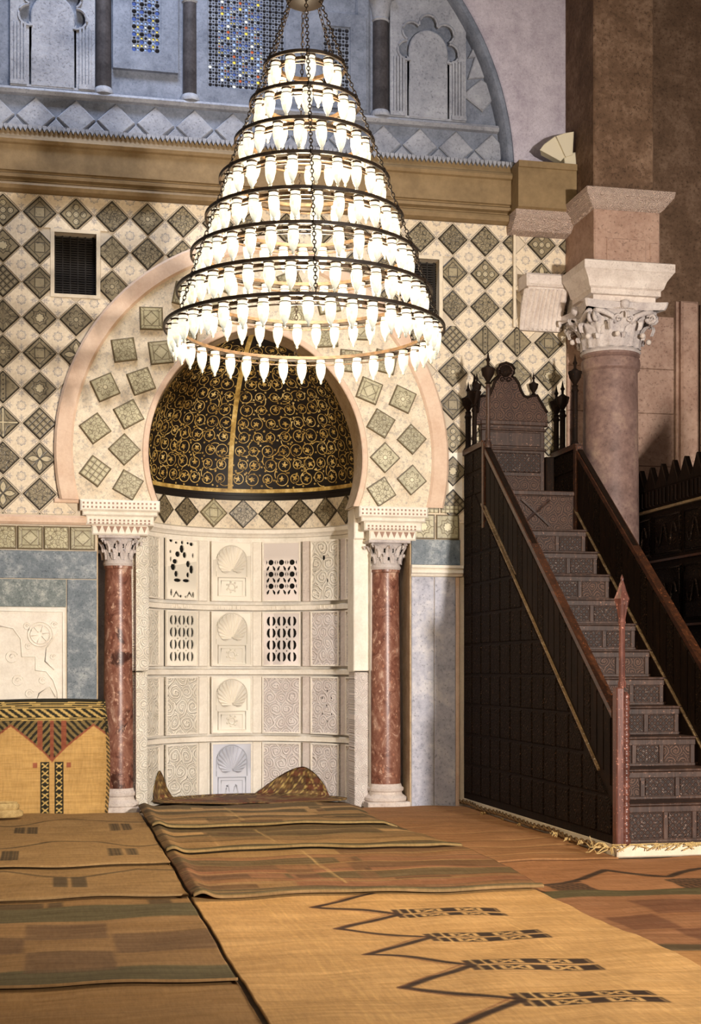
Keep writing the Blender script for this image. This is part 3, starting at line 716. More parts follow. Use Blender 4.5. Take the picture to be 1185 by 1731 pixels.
# niche wall (apse), dome, frieze
NR, NY = 1.06, 0.12
def cyl(phi, z, r=NR): return (XC+r*sin(phi), NY+r*cos(phi), z)
R90 = rad(93)
mb = MB().grid(lambda u, v: cyl(-R90+2*R90*u, 0.0+2.62*v), 48, 1)
shift(mb.build('apse_wall', M_WHITE, mih, smooth=True))
mb = MB().grid(lambda u, v: cyl(-R90+2*R90*u, 2.60+0.32*v), 48, 1)
fz = shift(mb.build('tile_frieze', M_ARCHFACE, mih, smooth=True))
tk = ['mottled', 'floral', 'lattice', 'frames', 'rosette', 'floral', 'mottled', 'floral', 'mottled', 'rosette']
for k, d in enumerate((-62, -46, -30, -14.2, 2.0, 17.6, 33, 48.5, 63.5, 79)):
    p = cyl(rad(d), 2.772, NR-0.012); m = ME_P[tk[k]] if k in (3,) else ME_T['floral' if k in (2, 4) else tk[k] if tk[k] in ME_T else 'mottled']
    inst('frieze_tile', m, fz, Tr(*p) @ Rz(-rad(d)) @ Ry(pi/4) @ Matrix.Diagonal((1.0, 0.6, 1.0, 1)))
def apse_ring(name, prof, m):
    mb = MB(); k = len(prof); n = 48; vs = []; A1 = rad(82)
    for i in range(n+1):
        a = -A1+2*A1*i/n; vs += [cyl(a, z, r) for r, z in prof]
    return shift(mb.add(vs, [(i*k+j, i*k+j+1, (i+1)*k+j+1, (i+1)*k+j) for i in range(n) for j in range(k-1)]).build(name, m, mih, smooth=40))
apse_ring('ledge_moulding', [(NR, 2.535), (NR-0.02, 2.54), (NR-0.03, 2.56), (NR-0.055, 2.575), (NR-0.06, 2.61), (NR-0.035, 2.625), (NR, 2.63)], M_WHITE)
for z in (1.855, 1.235, 0.59): apse_ring('string_moulding', [(NR-0.02, z-0.03), (NR-0.045, z-0.022), (NR-0.045, z+0.022), (NR-0.02, z+0.03)], M_WHITE)
# carved and pierced panels, four high, with plain strips between
COLS = [(-75, -53), (-46.4, -24.6), (-15.8, 6.4), (12.6, 33.6), (40.5, 59.5), (66, 86)]
ROWS = [(1.91, 2.50), (1.285, 1.822), (0.635, 1.196), (0.0, 0.56)]
def shell(mb, cx, cz, R, y):
    n, k = 130, 6; a0, a1 = rad(-58), rad(238)
    vs = []; hz = cz-0.72*R
    for j in range(k+1):
        t = 0.08+0.92*j/k
        for i in range(n+1):
            a = a0+(a1-a0)*i/n; f = abs(sin((a-a0)/(a1-a0)*pi*15)); sc = 1+0.05*f*(j == k)
            vs.append((cx+t*R*sc*cos(a), y-0.003-0.014*f*t**0.8-0.018*sin(pi*(0.1+0.9*t)), hz+t*(cz+R*sc*sin(a)-hz)))
    mb.add(vs, [(j*(n+1)+i, j*(n+1)+i+1, (j+1)*(n+1)+i+1, (j+1)*(n+1)+i) for j in range(k) for i in range(n)])
    for s in (-1, 1):
        c = (cx+s*R*0.42, cz-R*0.66); mb.tube([(c[0]+s*(0.004+R*0.30*q/14)*cos(q*0.62+0.6), y-0.008, c[1]+(0.004+R*0.30*q/14)*sin(q*0.62+0.6)) for q in range(15)], 0.007, 5)
for ci, (d0, d1) in enumerate(COLS):
    dm = rad((d0+d1)/2); hw = NR*sin(rad((d1-d0)/2))*0.985; yc = NR*cos(rad((d1-d0)/2))-0.03
    for ri, (z0, z1) in enumerate(ROWS):
        cz, hh = (z0+z1)/2, (z1-z0)/2-0.006
        M = Tr(XC, NY, cz) @ Rz(-dm) @ Tr(0, yc, 0)
        m = M_CM[2] if (ci, ri) == (2, 3) else M_CM[1 if ci >= 3 else 0]
        uvf = lambda p: (p[0]*1.0+ci*0.37, p[2]+ri*0.71)
        out = rect(-hw, hw, -hh, hh); holes = []
        if ci == 1 and ri == 0:
            for x, z, w, hh_ in ((188, 160, 24, 34), (160, 188, 26, 24), (206, 190, 20, 26), (142, 226, 26, 20), (230, 235, 22, 28), (130, 254, 26, 30), (252, 262, 22, 36), (150, 289, 20, 26), (228, 291, 16, 22), (158, 321, 38, 15), (216, 321, 36, 14),
                (116, 120, 18, 16), (150, 130, 14, 10), (190, 127, 14, 16), (228, 128, 14, 10), (252, 132, 20, 16), (112, 178, 10, 14), (262, 190, 10, 22), (114, 216, 9, 22), (118, 384, 11, 30), (264, 392, 11, 26), (180, 402, 14, 12), (215, 404, 14, 10)):
                holes.append(circ((x-188)*0.00185, (265-z)*0.00185, 1, 8, w*0.00122, hh_*0.00118))
            for x in (152, 240): holes.append([((x+a-188)*0.00185, (265-b)*0.00185) for a, b in ((-24, 408), (-2, 372), (22, 404), (14, 406), (-2, 388), (-16, 410))])
        elif ci == 3 and ri == 0:
            for i in range(3):
                for j in range(3):
                    x, z = -0.105+0.105*i, 0.09-0.115*j; holes.append(circ(x, z, 0.027, 12))
                    for s in (-1, 1): holes.append([(x+s*0.014, z-0.036), (x+s*0.026, z-0.036), (x+s*0.046, z-0.060), (x+s*0.040, z-0.086), (x+s*0.022, z-0.068)]); holes.append([(x+s*0.034, z+0.0), (x+s*0.0475, z+0.026), (x+s*0.0475, z-0.026)])
        elif ci in (1, 3) and ri == 1:
            for i in range(3):
                for j in range(4):
                    x, z = -0.103+0.103*i, 0.172-0.115*j
                    for s in (-1, 1):
                        A = [rad(a) for a in (-70, -40, -10, 20, 50, 72)]
                        holes.append([(x+s*(0.004+0.042*cos(a)), z+0.050*sin(a)) for a in A]+[(x+s*(0.008+0.008*cos(a)), z+0.040*sin(a)) for a in A[::-1]])
                    if j < 3 and i < 2: holes.append(circ(x+0.0515, z-0.0575, 0.009, 4))
        elif ci == 4 and ri == 0: holes = [circ(-0.02, 0.12, 0.02, 8, 1.2, 1.3), circ(0.03, -0.10, 0.017, 8, 0.9, 1.4)]
        elif ci == 4 and ri == 2: holes = [circ(x, z, 0.013, 7) for x, z in ((0.03, 0.14), (-0.04, 0.07), (0.09, 0.07), (0.02, 0.0), (-0.04, -0.08), (0.09, -0.08), (0.03, -0.15))]
        if holes: holes = [[(x*hw/0.2 if abs(hw-0.2) > 0.02 else x, z) for x, z in H] for H in holes]
        o = plate('niche_panel', [out]+holes, -0.016, -0.002, m if not holes or ri == 2 else M_CM[0] if ci != 3 else M_CM[1], mih)
        me = o.data
        while me.uv_layers: me.uv_layers.remove(me.uv_layers[0])
        L = me.uv_layers.new(name='UVMap')
        idx = np.empty(len(me.loops), dtype=np.int32); me.loops.foreach_get('vertex_index', idx); cc = np.empty(len(me.vertices)*3); me.vertices.foreach_get('co', cc); cc = cc.reshape(-1, 3)
        sc = 0.02 if ci == 2 or (holes and ri < 2 and ci < 4) else 0.62
        L.data.foreach_set('uv', (cc[idx][:, (0, 2)]*sc+np.array([ci*0.37, ri*0.71])).astype(np.float32).ravel())
        o.matrix_local = Tr(-XC, 0, 0) @ M
        if holes: MB().box(-hw, hw, 0.004, 0.010, -hh, hh).build('dark_backing', M_HOLE, o)
        fr = plate('panel_border', [rect(-hw, hw, -hh, hh), rect(-hw+0.014, hw-0.014, -hh+0.014, hh-0.014)], -0.026, -0.014, M_WHITE, o)
        if ci == 2:
            mb = MB(); shell(mb, 0, 0.10, 0.135, -0.017)
            mb.build('shell', m, o, smooth=60, uv=lambda p: (0.03*p[0], 0.03*p[2]))
            mb = MB(); mb.tube([(-0.15, -0.017, -0.05), (-0.15, -0.017, 0.10)]+[(0.15*cos(pi-pi*q/16), -0.017, 0.10+0.15*sin(pi*q/16)) for q in range(17)]+[(0.15, -0.017, -0.05)], 0.007, 5)
            mb.tube([(-0.135, -0.017, -0.235), (-0.135, -0.017, -0.06), (0.135, -0.017, -0.06), (0.135, -0.017, -0.235)], 0.008, 5, close=True)
            mb.tube([(-0.105, -0.017, -0.235), (-0.105, -0.017, -0.09), (0.105, -0.017, -0.09), (0.105, -0.017, -0.235)], 0.005, 5)
            if ri != 3:
                ring(mb, 0, -0.15, 0.032, -0.018, 0.009)
                for k in range(7): mb.lathe([(0.013, 0), (0.011, 0.008), (0.0, 0.013)], (0, 0, 0), 6, Tr(0.05*cos(k*0.9), -0.016, -0.15+0.05*sin(k*0.9)) @ Rx(pi/2))
            else:
                for s in (-1, 1): mb.tube([(s*0.02+s*0.07*q/8, -0.018, -0.20+0.07*sin(q*0.7)) for q in range(9)], 0.009, 5)
            mb.build('arch_frame', m, o, smooth=60, uv=lambda p: (0.03*p[0], 0.03*p[2]))
    # plain strip to the right of each panel column
for d in (-50, -20.5, 9.5, 37.2, 62.5):
    for z0, z1 in ROWS:
        cz, hh = (z0+z1)/2, (z1-z0)/2-0.004; M = Tr(XC, NY, cz) @ Rz(-rad(d)) @ Tr(0, NR-0.03, 0)
        o = MB().bbox(-0.047, 0.047, -0.006, 0.03, -hh, hh, 0.006).build('plain_strip', M_WHITE if d < 20 else M_WHITE2, mih); o.matrix_local = Tr(-XC, 0, 0) @ M
# inscription band letters between the upper rows (raised angular strokes)
mb = MB()
for ci in (1, 2, 3, 4):
    d0, d1 = COLS[ci]; dm = rad((d0+d1)/2); M = Tr(XC, NY, 1.855) @ Rz(-dm) @ Tr(0, NR-0.052, 0); x = -0.19
    while x < 0.17:
        w = random.choice((0.012, 0.03, 0.04)); mb.box(x, x+w, -0.006, 0.006, -0.018, -0.010, M)
        mb.box(x+w-0.007, x+w, -0.006, 0.006, -0.018, random.choice((0.0, 0.018, 0.018)), M); x += w+0.012
shift(mb.build('inscription_band', M_WHITE, mih, kind='stuff'))
# half dome of painted wood
DE = 0.40; DR = NR+DE; TMAX = math.acos(DE/DR); DZ = 2.935
def dome(phi, th, off=0.0):
    r = DR-off; rr = r*cos(th)-DE; return Vector((XC+rr*sin(phi), NY+rr*cos(phi), DZ+r*sin(th)))
dm_ = shift(MB().grid(lambda u, v: dome(-R90+2*R90*u, TMAX*v), 56, 24).build('half_dome', M_BLACKLAC, mih, smooth=True))
PHR = rad(-5.0)
gb = MB()
nn = 60
gb.ribbon([dome(-R90+2*R90*i/nn, 0.040, 0.006) for i in range(nn+1)], [(dome(-R90+2*R90*i/nn, 0.040)-Vector((XC, NY, DZ))).normalized() for i in range(nn+1)], 0.036)
gb.ribbon([dome(PHR, 0.03+(TMAX-0.1)*i/24, 0.007) for i in range(25)], [(dome(PHR, TMAX*i/24)-Vector((XC, NY, DZ-0.3))).normalized() for i in range(25)], 0.046)
gb.build('gold_band', M_GOLD, dm_)
apse_ring('dome_sill', [(NR, 2.90), (NR-0.012, 2.905), (NR-0.012, 2.945), (NR, 2.95)], M_BLACKLAC)
vb = MB()
def dribbon(pts, w):
    P = [dome(a, t, 0.005) for a, t in pts]; vb.ribbon(P, [(dome(a, t)-Vector((XC, NY, DZ-0.2))).normalized() for a, t in pts], w)
def dleaf(ph, t, r, k):
    rr = max(0.08, DR*cos(t)-DE); rot = random.uniform(0, 6); P = [dome(ph, t, 0.0055)]; nl = 20; lob = 5; sk = random.uniform(-0.5, 0.5)
    for i in range(nl):
        a = rot+2*pi*i/nl; q = r*(0.62+0.30*cos((a-rot)*lob)+0.22*cos(a-rot+sk))*random.uniform(0.8, 1.15); P.append(dome(ph+q*cos(a)/rr, t+q*sin(a)/DR, 0.0055))
    vb.add(P, [(0, i, i % nl+1) for i in range(1, nl+1)])
step = 0.138; row = 0; t = 0.118
while t < TMAX-0.22:
    rr = DR*cos(t)-DE; dp = step/rr
    for s in (-1, 1):
        ph = dp*0.62+(0.12*dp if row % 2 else 0); col = 0
        while ph < rad(88):
            c = PHR+s*ph+random.uniform(-0.1, 0.1)*dp; t_ = t; R = 0.058*random.uniform(0.80, 1.14); d = 1 if (row+col) % 2 else -1; a0 = random.uniform(0, 2*pi)
            dribbon([(c+(R*(1-0.30*(q/22)**2))*cos(a0+d*q*0.31)/rr, t+(R*(1-0.30*(q/22)**2))*sin(a0+d*q*0.31)/DR) for q in range(23)], [0.0075]*14+[0.006]*5+[0.004]*4)
            dleaf(c, t, 0.034, col)
            a = a0-d*0.3                                   # stem sweeping to the next scroll
            dribbon([(c+(R+0.05*q/6)*cos(a-d*q*0.16)/rr, t+(R+0.05*q/6)*sin(a-d*q*0.16)/DR) for q in range(7)], 0.008)
            for q in (0, 2.1, 4.2): dleaf(c+0.085*cos(a0+q)/rr, t+0.085*sin(a0+q)/DR, 0.014, 0)
            ph += dp; col += 1
    t += step/DR*0.98; row += 1
vb.build('painted_vine', M_GOLD, dm_)
# dark board that closes the gap between dome and soffit
ph0 = []
for i in range(29):
    th = TMAX*i/28; r = DR*cos(th)-DE; x = math.sqrt(max(0, r*r-0.03**2)); ph0.append((x, DZ+DR*sin(th)))
hole = [(XC-x, z) for x, z in ph0]+[(XC+x, z) for x, z in ph0[::-1][1:]]
big = [(XC-1.3, 2.93), (XC-1.3, 4.6), (XC+1.3, 4.6), (XC+1.3, 2.93)]
shift(plate('dome_rim', [[(XC-1.3, 2.93)]+hole+[(XC+1.3, 2.93), (XC+1.3, 4.6), (XC-1.3, 4.6)]], 0.30, 0.325, M_BLACKLAC, mih))
# jambs of the mouth
for s, x0, x1 in ((-1, -1.062, -0.922), (1, 0.955, 1.108)):
    for z0, z1, m, k in ((0.0, 1.235, M_CM[0] if s < 0 else M_CM[1], 0), (1.245, 2.45, M_CM[0] if s < 0 else M_WHITE, 1)):
        e = 0.012 if k else 0.0
        shift(MB().bbox(x0-e, x1+e, 0.15-e, 0.40, z0, z1, 0.008).build('jamb_block', m, mih, uv=lambda p: (p[0]*1.0, p[2])))
    shift(MB().bbox(x0-0.01, x1+0.01, 0.12, 0.40, 2.45, 2.73, 0.01).build('jamb_head', M_WHITE, mih))
# imposts above the columns
def impost(x0, x1, lab):
    h_ = (x1-x0)/2
    o = MB().bbox(-h_, h_, -0.075, 0.36, 0.205, 0.30, 0.012).bbox(-h_+0.02, h_-0.02, -0.06, 0.36, 0.165, 0.205, 0.01).bbox(-h_+0.05, h_-0.05, -0.045, 0.36, 0.085, 0.165, 0.012)
    o = o.bbox(-h_+0.10, h_-0.10, -0.03, 0.36, 0.0, 0.085, 0.012).build('impost_block', M_WHITE, mih, loc=((x0+x1)/2-XC, 0, 2.43))
    d = MB(); k = 0
    for z, y, w in ((0.27, -0.078, h_), (0.235, -0.078, h_), (0.125, -0.048, h_-0.06), (0.10, -0.048, h_-0.06)):
        x = -w+0.03
        while x < w-0.02: d.box(x-0.008, x+0.008, y, y+0.006, z-0.008, z+0.008); x += 0.036
    x = -h_+0.14
    while x < h_-0.13: d.prism([(x, 0.075), (x+0.022, 0.02), (x+0.044, 0.075)], -0.036, -0.028, 0); x += 0.056
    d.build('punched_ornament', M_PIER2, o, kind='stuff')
impost(-1.515, -0.83, 'stepped white impost block over the left red column'); impost(0.953, 1.59, 'stepped white impost block over the right red column')
MB().bbox(-1.735, -1.52, -0.03, 0.0, 2.70, 2.74, 0.008).build('arch_spring_ledge', M_PINK, wall_back)
# red marble columns
def interp(T, z):
    for (r0, z0), (r1, z1) in zip(T, T[1:]):
        if z <= z1: return r0+(r1-r0)*max(0, z-z0)/max(1e-6, z1-z0)
    return T[-1][0]
def leaf(mb, bell, ang, z0, hgt, w, out, curl=0.3, nu=8, nv=18):
    """acanthus leaf lying on the bell (r, z table), its tip curling outward and over"""
    def fn(u, v):
        a = (u-0.5)*2; z = z0+hgt*min(v, 0.8)/0.8; rr = interp(bell, z)+0.014+out*0.45*min(v, 0.8)**2
        if v > 0.8: q = (v-0.8)/0.2; rr += out*0.55*sin(q*pi*0.75); z += hgt*0.10*sin(q*pi)-hgt*curl*0.55*q*q
        ww = w*(0.70+0.40*sin(pi*min(1, v*1.1)))*(1-0.72*max(0, v-0.62)/0.38); lob = 1-0.16*abs(sin(v*pi*4.5)); x = a*ww/2*lob
        rr += 0.012*(1-abs(a))-0.010*(1 if abs(abs(a)-0.5) < 0.2 else 0)-a*a*w*0.10
        return (rr*cos(ang)-x*sin(ang), rr*sin(ang)+x*cos(ang), z)
    mb.grid(fn, nu, nv)
def column(x, lab, r, m):
    t = empty('marble_column', (x, 0.16, 0), lab, 'column', None)
    b = MB().bbox(-r*1.55, r*1.5, -r*1.5, r*1.5, 0, 0.055, 0.01)
    b.lathe([(r*1.40, 0.05), (r*1.52, 0.065), (r*1.52, 0.09), (r*1.38, 0.105), (r*1.22, 0.12), (r*1.18, 0.14), (r*1.30, 0.155), (r*1.32, 0.175), (r*1.18, 0.19), (r*1.12, 0.215)], seg=32).build('base', M_WHITE2, t, smooth=35)
    MB().lathe([(r*1.08, 0.20), (r*1.10, 0.30), (r*1.07, 1.0), (r*1.0, 1.9), (r*0.97, 2.14), (r*1.04, 2.15), (r*1.04, 2.175)], seg=40).build('shaft', m, t, smooth=35)
    c = MB().lathe([(r*1.04, 2.17), (r*1.12, 2.19), (r*1.04, 2.215), (r*1.02, 2.25), (r*1.08, 2.33), (r*1.3, 2.40), (r*1.42, 2.415)], seg=32)
    c.bbox(-r*1.5, r*1.5, -r*1.5, r*1.5, 2.405, 2.43, 0.006)
    c = c.build('capital', M_CAP, t, smooth=35); lv = MB()
    bl = [(r*1.02, 2.22), (r*1.02, 2.25), (r*1.08, 2.33), (r*1.3, 2.40)]
    for k in range(10): leaf(lv, bl, 2*pi*k/10, 2.222, 0.085, 0.070, 0.040, 0.5)
    for k in range(10): leaf(lv, bl, 2*pi*(k+0.5)/10, 2.28, 0.10, 0.066, 0.055, 0.5)
    for k in range(4):
        a = pi/4+k*pi/2; q = Vector((r*1.62*cos(a), r*1.62*sin(a), 2.385)); e = Vector((-sin(a), cos(a), 0)); f = Vector((cos(a), sin(a), 0))
        lv.tube([q+f*(0.022*(1-p/16)*cos(p*0.7))+Vector((0, 0, 0.022*(1-p/16)*sin(p*0.7))) for p in range(15)], 0.008, 5)
    o = lv.build('acanthus_leaves', M_CAP, c, smooth=True)
    dr = MB()
    for k in range(24):
        a = 2*pi*k/24
        for z, q in ((2.27, 1.09), (2.34, 1.14)): dr.box(-0.007, 0.007, -0.004, 0.004, -0.018, 0.018, Tr(r*q*cos(a), r*q*sin(a), z) @ Rz(a+pi/2))
    dr.build('drill_hole_shade', M_HOLE, c, kind='stuff')  # solid dark slips on the bell, painting the shade of drilled holes
column(onY(200, 1100, 0.16).x, 'red marble column left of the prayer niche with dark stains', 0.120, M_REDD)
column(onY(651, 1100, 0.16).x, 'red marble column right of the prayer niche', 0.130, M_RED)
# ------------------------------------------------------------------ pier and big column on the right
pier = empty('stone_pier', (3.22, -0.36, 0), 'tall brown stone pier carried by the rose marble column', 'pier'); PM = (-3.22, 0.36, 0)
def at0(o, off): o.location = off; return o
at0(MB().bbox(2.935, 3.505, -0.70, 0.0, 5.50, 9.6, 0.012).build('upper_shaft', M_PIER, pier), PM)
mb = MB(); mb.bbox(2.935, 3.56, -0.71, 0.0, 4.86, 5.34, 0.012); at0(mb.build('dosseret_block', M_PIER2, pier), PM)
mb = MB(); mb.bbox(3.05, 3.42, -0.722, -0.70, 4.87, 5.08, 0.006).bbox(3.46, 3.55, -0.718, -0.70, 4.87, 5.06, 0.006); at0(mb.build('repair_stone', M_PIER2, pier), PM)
mb = MB(); L = [(0.0, 5.33), (0.03, 5.35), (0.10, 5.44), (0.11, 5.49), (0.06, 5.51), (0.0, 5.51)]
x0, x1, y0 = 2.935, 3.55, -0.71; vs = []
for q, z in L: vs += [(x0-q, 0.0, z), (x0-q, y0-q, z), (x1+q, y0-q, z), (x1+q, 0.0, z)]
mb.add(vs, [(i*4+k, i*4+k+1, i*4+k+5, i*4+k+4) for i in range(5) for k in range(3)]+[(20, 21, 22, 23)])
at0(mb.build('rough_cornice', M_ERODE, pier), PM)
def ring_prof(L, x0, x1, y0, m, nm):
    mb = MB(); vs = []; mb.box(2.935, x1, -0.29, 0.0, 4.53, 4.86)
    for q, z in L: vs += [(x0-q, -0.28, z), (x0-q, y0-q, z), (x1+q, y0-q, z), (x1+q, -0.28, z)]
    n = len(L); mb.add(vs, [(i*4+k, i*4+(k+1) % 4, i*4+(k+1) % 4+4, i*4+k+4) for i in range(n-1) for k in range(4)]+[(4*n-4, 4*n-3, 4*n-2, 4*n-1), (3, 2, 1, 0)])
    return at0(mb.build(nm, m, pier), PM)
ring_prof([(-0.03, 4.52), (0.0, 4.53), (0.0, 4.575), (0.035, 4.58), (0.035, 4.625), (0.055, 4.64), (0.075, 4.70), (0.12, 4.765), (0.13, 4.775), (0.13, 4.845), (0.10, 4.86)], 2.93, 3.52, -0.70, M_WHITE2, 'moulded_abacus')
big = empty('rose_column', (3.22, -0.39, 0), 'large mottled rose marble column with a leafy white capital behind the minbar', 'column')
b = MB().bbox(-0.36, 0.36, -0.36, 0.36, 0, 0.12, 0.01); b.lathe([(0.35, 0.12), (0.34, 0.19), (0.29, 0.23), (0.30, 0.27), (0.27, 0.32)], seg=40).build('base', M_WHITE2, big, smooth=35)
MB().lathe([(0.262, 0.30), (0.262, 1.5), (0.252, 3.0), (0.243, 3.95), (0.262, 3.97), (0.268, 4.02), (0.262, 4.06), (0.245, 4.075), (0.262, 4.09), (0.262, 4.12)], seg=56).build('shaft', M_COLG, big, smooth=35)
c = MB().lathe([(0.262, 4.11), (0.275, 4.125), (0.262, 4.14), (0.245, 4.16), (0.25, 4.30), (0.29, 4.42), (0.33, 4.46)], seg=48)
N8 = 12; vs = []
for z, k in ((4.455, 0.97), (4.475, 1.0), (4.52, 1.03)):
    for q in range(4):
        a0 = -pi/2+q*pi/2
        for i in range(N8):
            u = -1+2*(i+0.5)/N8; d = 0.32+0.075*u*u; x = u*0.40; vs.append(((d*cos(a0)-x*sin(a0))*k, (d*sin(a0)+x*cos(a0))*k, z))
n = 4*N8; c.add(vs, [(j*n+i, j*n+(i+1) % n, (j+1)*n+(i+1) % n, (j+1)*n+i) for j in range(2) for i in range(n)]+[tuple(range(2*n, 3*n))])
c = c.build('capital', M_CAP, big, smooth=30)
lv = MB()
BL = [(0.25, 4.14), (0.245, 4.16), (0.25, 4.30), (0.29, 4.42), (0.33, 4.46)]
for k in range(8): leaf(lv, BL, 2*pi*k/8, 4.145, 0.11, 0.185, 0.075, 0.7)
for k in range(8): leaf(lv, BL, 2*pi*(k+0.5)/8, 4.15, 0.20, 0.18, 0.13, 0.7)
for k in range(8): leaf(lv, BL, 2*pi*k/8, 4.25, 0.17, 0.15, 0.12, 0.5)
lv.build('acanthus_leaves', M_CAP, c, smooth=True)
lv = MB()
for k in range(4):
    a = pi/4+k*pi/2; f = Vector((cos(a), sin(a), 0))
    for s in (-1, 1):
        e = Vector((-sin(a), cos(a), 0))*s
        lv.tube([f*(0.40)+e*0.025+Vector((0, 0, 4.395))+f*(0.052*(1-p/22)*cos(p*0.62+1.4))+Vector((0, 0, 0.052*(1-p/22)*sin(p*0.62+1.4))) for p in range(21)], [0.022-0.0006*p for p in range(21)], 6)
        lv.tube([f*(0.40+0.05*cos(1.4))+e*0.025+Vector((0, 0, 4.445)), f*0.37+e*0.07+Vector((0, 0, 4.44)), f*0.30+e*0.14+Vector((0, 0, 4.40)), f*0.26+e*0.16+Vector((0, 0, 4.34))], [0.024, 0.026, 0.024, 0.016], 6)
    g = Vector((cos(k*pi/2), sin(k*pi/2), 0)); lv.lathe([(0.0, -0.045), (0.035, -0.03), (0.045, 0), (0.035, 0.03), (0, 0.045)], tuple(g*0.335+Vector((0, 0, 4.50))), 10)
    for s in (-1, 1):
        e = Vector((-g.y, g.x, 0))*s
        lv.tube([g*0.315+e*0.055+Vector((0, 0, 4.38))+e*(0.035*(1-p/18)*cos(p*0.65))+Vector((0, 0, 0.035*(1-p/18)*sin(p*0.65))) for p in range(17)], 0.011, 5)
lv.build('volutes', M_CAP, c, smooth=True)
lv = MB()
for k in range(8):
    a = 2*pi*(k+0.5)/8+0.18; lv.lathe([(0, -0.026), (0.02, -0.018), (0.027, 0), (0.02, 0.018), (0, 0.026)], (0.345*cos(a), 0.345*sin(a), 4.235), 10)
for k in range(28): a = -pi/2+(k-14)*0.045; lv.lathe([(0, -0.008), (0.008, 0), (0, 0.008)], (0.335*cos(a), 0.335*sin(a), 4.465), 5)
lv.build('fruit_beads', M_WHITE2, c, smooth=True)
# leaf console beside it
con = empty('leaf_console', (2.67, 0, 4.39), 'white console bracket carved as one broad acanthus leaf beside the big capital', 'bracket')
mb = MB().bbox(-0.20, 0.225, -0.26, 0, 0.36, 0.48, 0.02); mb.bbox(-0.18, 0.205, -0.235, 0, 0.33, 0.36, 0.01); mb.build('cap_slab', M_WHITE2, con)
def conleaf(u, v):
    a = (u-0.5)*2; w = 0.165+0.035*(1-v); rib = 0.026*abs(sin(u*pi*9)); y = -0.05-0.17*(v**1.6)-rib*(0.4+0.6*v)-0.02*(1-a*a)
    return (a*w+0.05*v*a*a*a, y, 0.0+0.335*v+0.012*abs(sin(u*pi*9))*(v < 0.01))
mb = MB().grid(conleaf, 54, 10); mb.prism([(-0.19, 0), (0.19, 0), (0.17, 0.34), (-0.17, 0.34)], -0.055, 0.0)
mb.build('leaf', M_WHITE2, con, smooth=50)
# right wall: pilaster strip with its groove
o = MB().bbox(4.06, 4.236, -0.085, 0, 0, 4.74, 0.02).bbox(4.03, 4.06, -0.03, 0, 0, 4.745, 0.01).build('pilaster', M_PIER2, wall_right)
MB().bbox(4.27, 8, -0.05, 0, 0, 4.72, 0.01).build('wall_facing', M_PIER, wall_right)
zz = 0.0; r = 0
while zz < 4.6:
    hh = 0.50 if r % 2 else 0.42; xs = [2.95, 3.38 + 0.2*(r % 2), 4.02]
    for a, b_ in zip(xs, xs[1:]): MB().bbox(a, b_-0.004, -0.008, 0.01, zz, zz+hh-0.005, 0.004).build('ashlar_block', M_PIER2, wall_right)  # lighter stone here paints in the brighter light on the lower wall
    zz += hh; r += 1
# twin-panel fixture and its cable
fx = empty('wall_fixture', tuple(onY(958, 276, -0.06)), 'cream fixture with two fanned panels on a bracket at the corner by the pier', 'lamp')
base = Vector(fx.location)
def px2(L, y): return [((onY(u, v, y)-base).x, (onY(u, v, y)-base).z) for u, v in L]
for q, y in (([(913, 253), (920, 245), (938, 231), (956, 264), (948, 272)], -0.28), ([(941, 230), (955, 226), (969, 223), (967, 262), (957, 265)], -0.30)):
    mb = MB(); P = px2(q, y); n = len(P); cx = sum(p[0] for p in P[-2:])/2; cz = sum(p[1] for p in P[-2:])/2
    fr = [(x, y-base.y, z) for x, z in P]; bk = [(cx+(x-cx)*0.8, y-base.y+0.10, cz+(z-cz)*0.8) for x, z in P]
    mb.add(fr+bk, [tuple(range(n)), tuple(range(2*n-1, n-1, -1))]+[(i, (i+1) % n, n+(i+1) % n, n+i) for i in range(n)])
    p = mb.build('fan_panel', M_HORN, fx)
    e = MB(); e.tube([(x, yy, z) for x, yy, z in fr], 0.006, 5, close=True); e.build('panel_rim', M_HORN, p)
mb = MB(); P = px2([(948, 264), (968, 262), (970, 284), (950, 282)], -0.2)
mb.prism(P, -0.22, -0.06, 0.01); mb.tube([(0.0, -0.14, -0.03), (0.01, -0.14, -0.09), (0.03, -0.14, -0.09), (0.035, -0.14, -0.03)], 0.01, 6); mb.box(-0.045, 0.05, -0.10, 0.05, -0.02, 0.03); mb.build('bracket', M_HORN, fx)
MB().tube([(0.05, -0.10, 0.04), (0.085, -0.12, -0.05), (0.08, -0.14, -0.2), (0.07, -0.30, -0.33), (0.065, -0.29, -0.42)], 0.008, 6).build('cable', M_CABLE, fx, smooth=True)

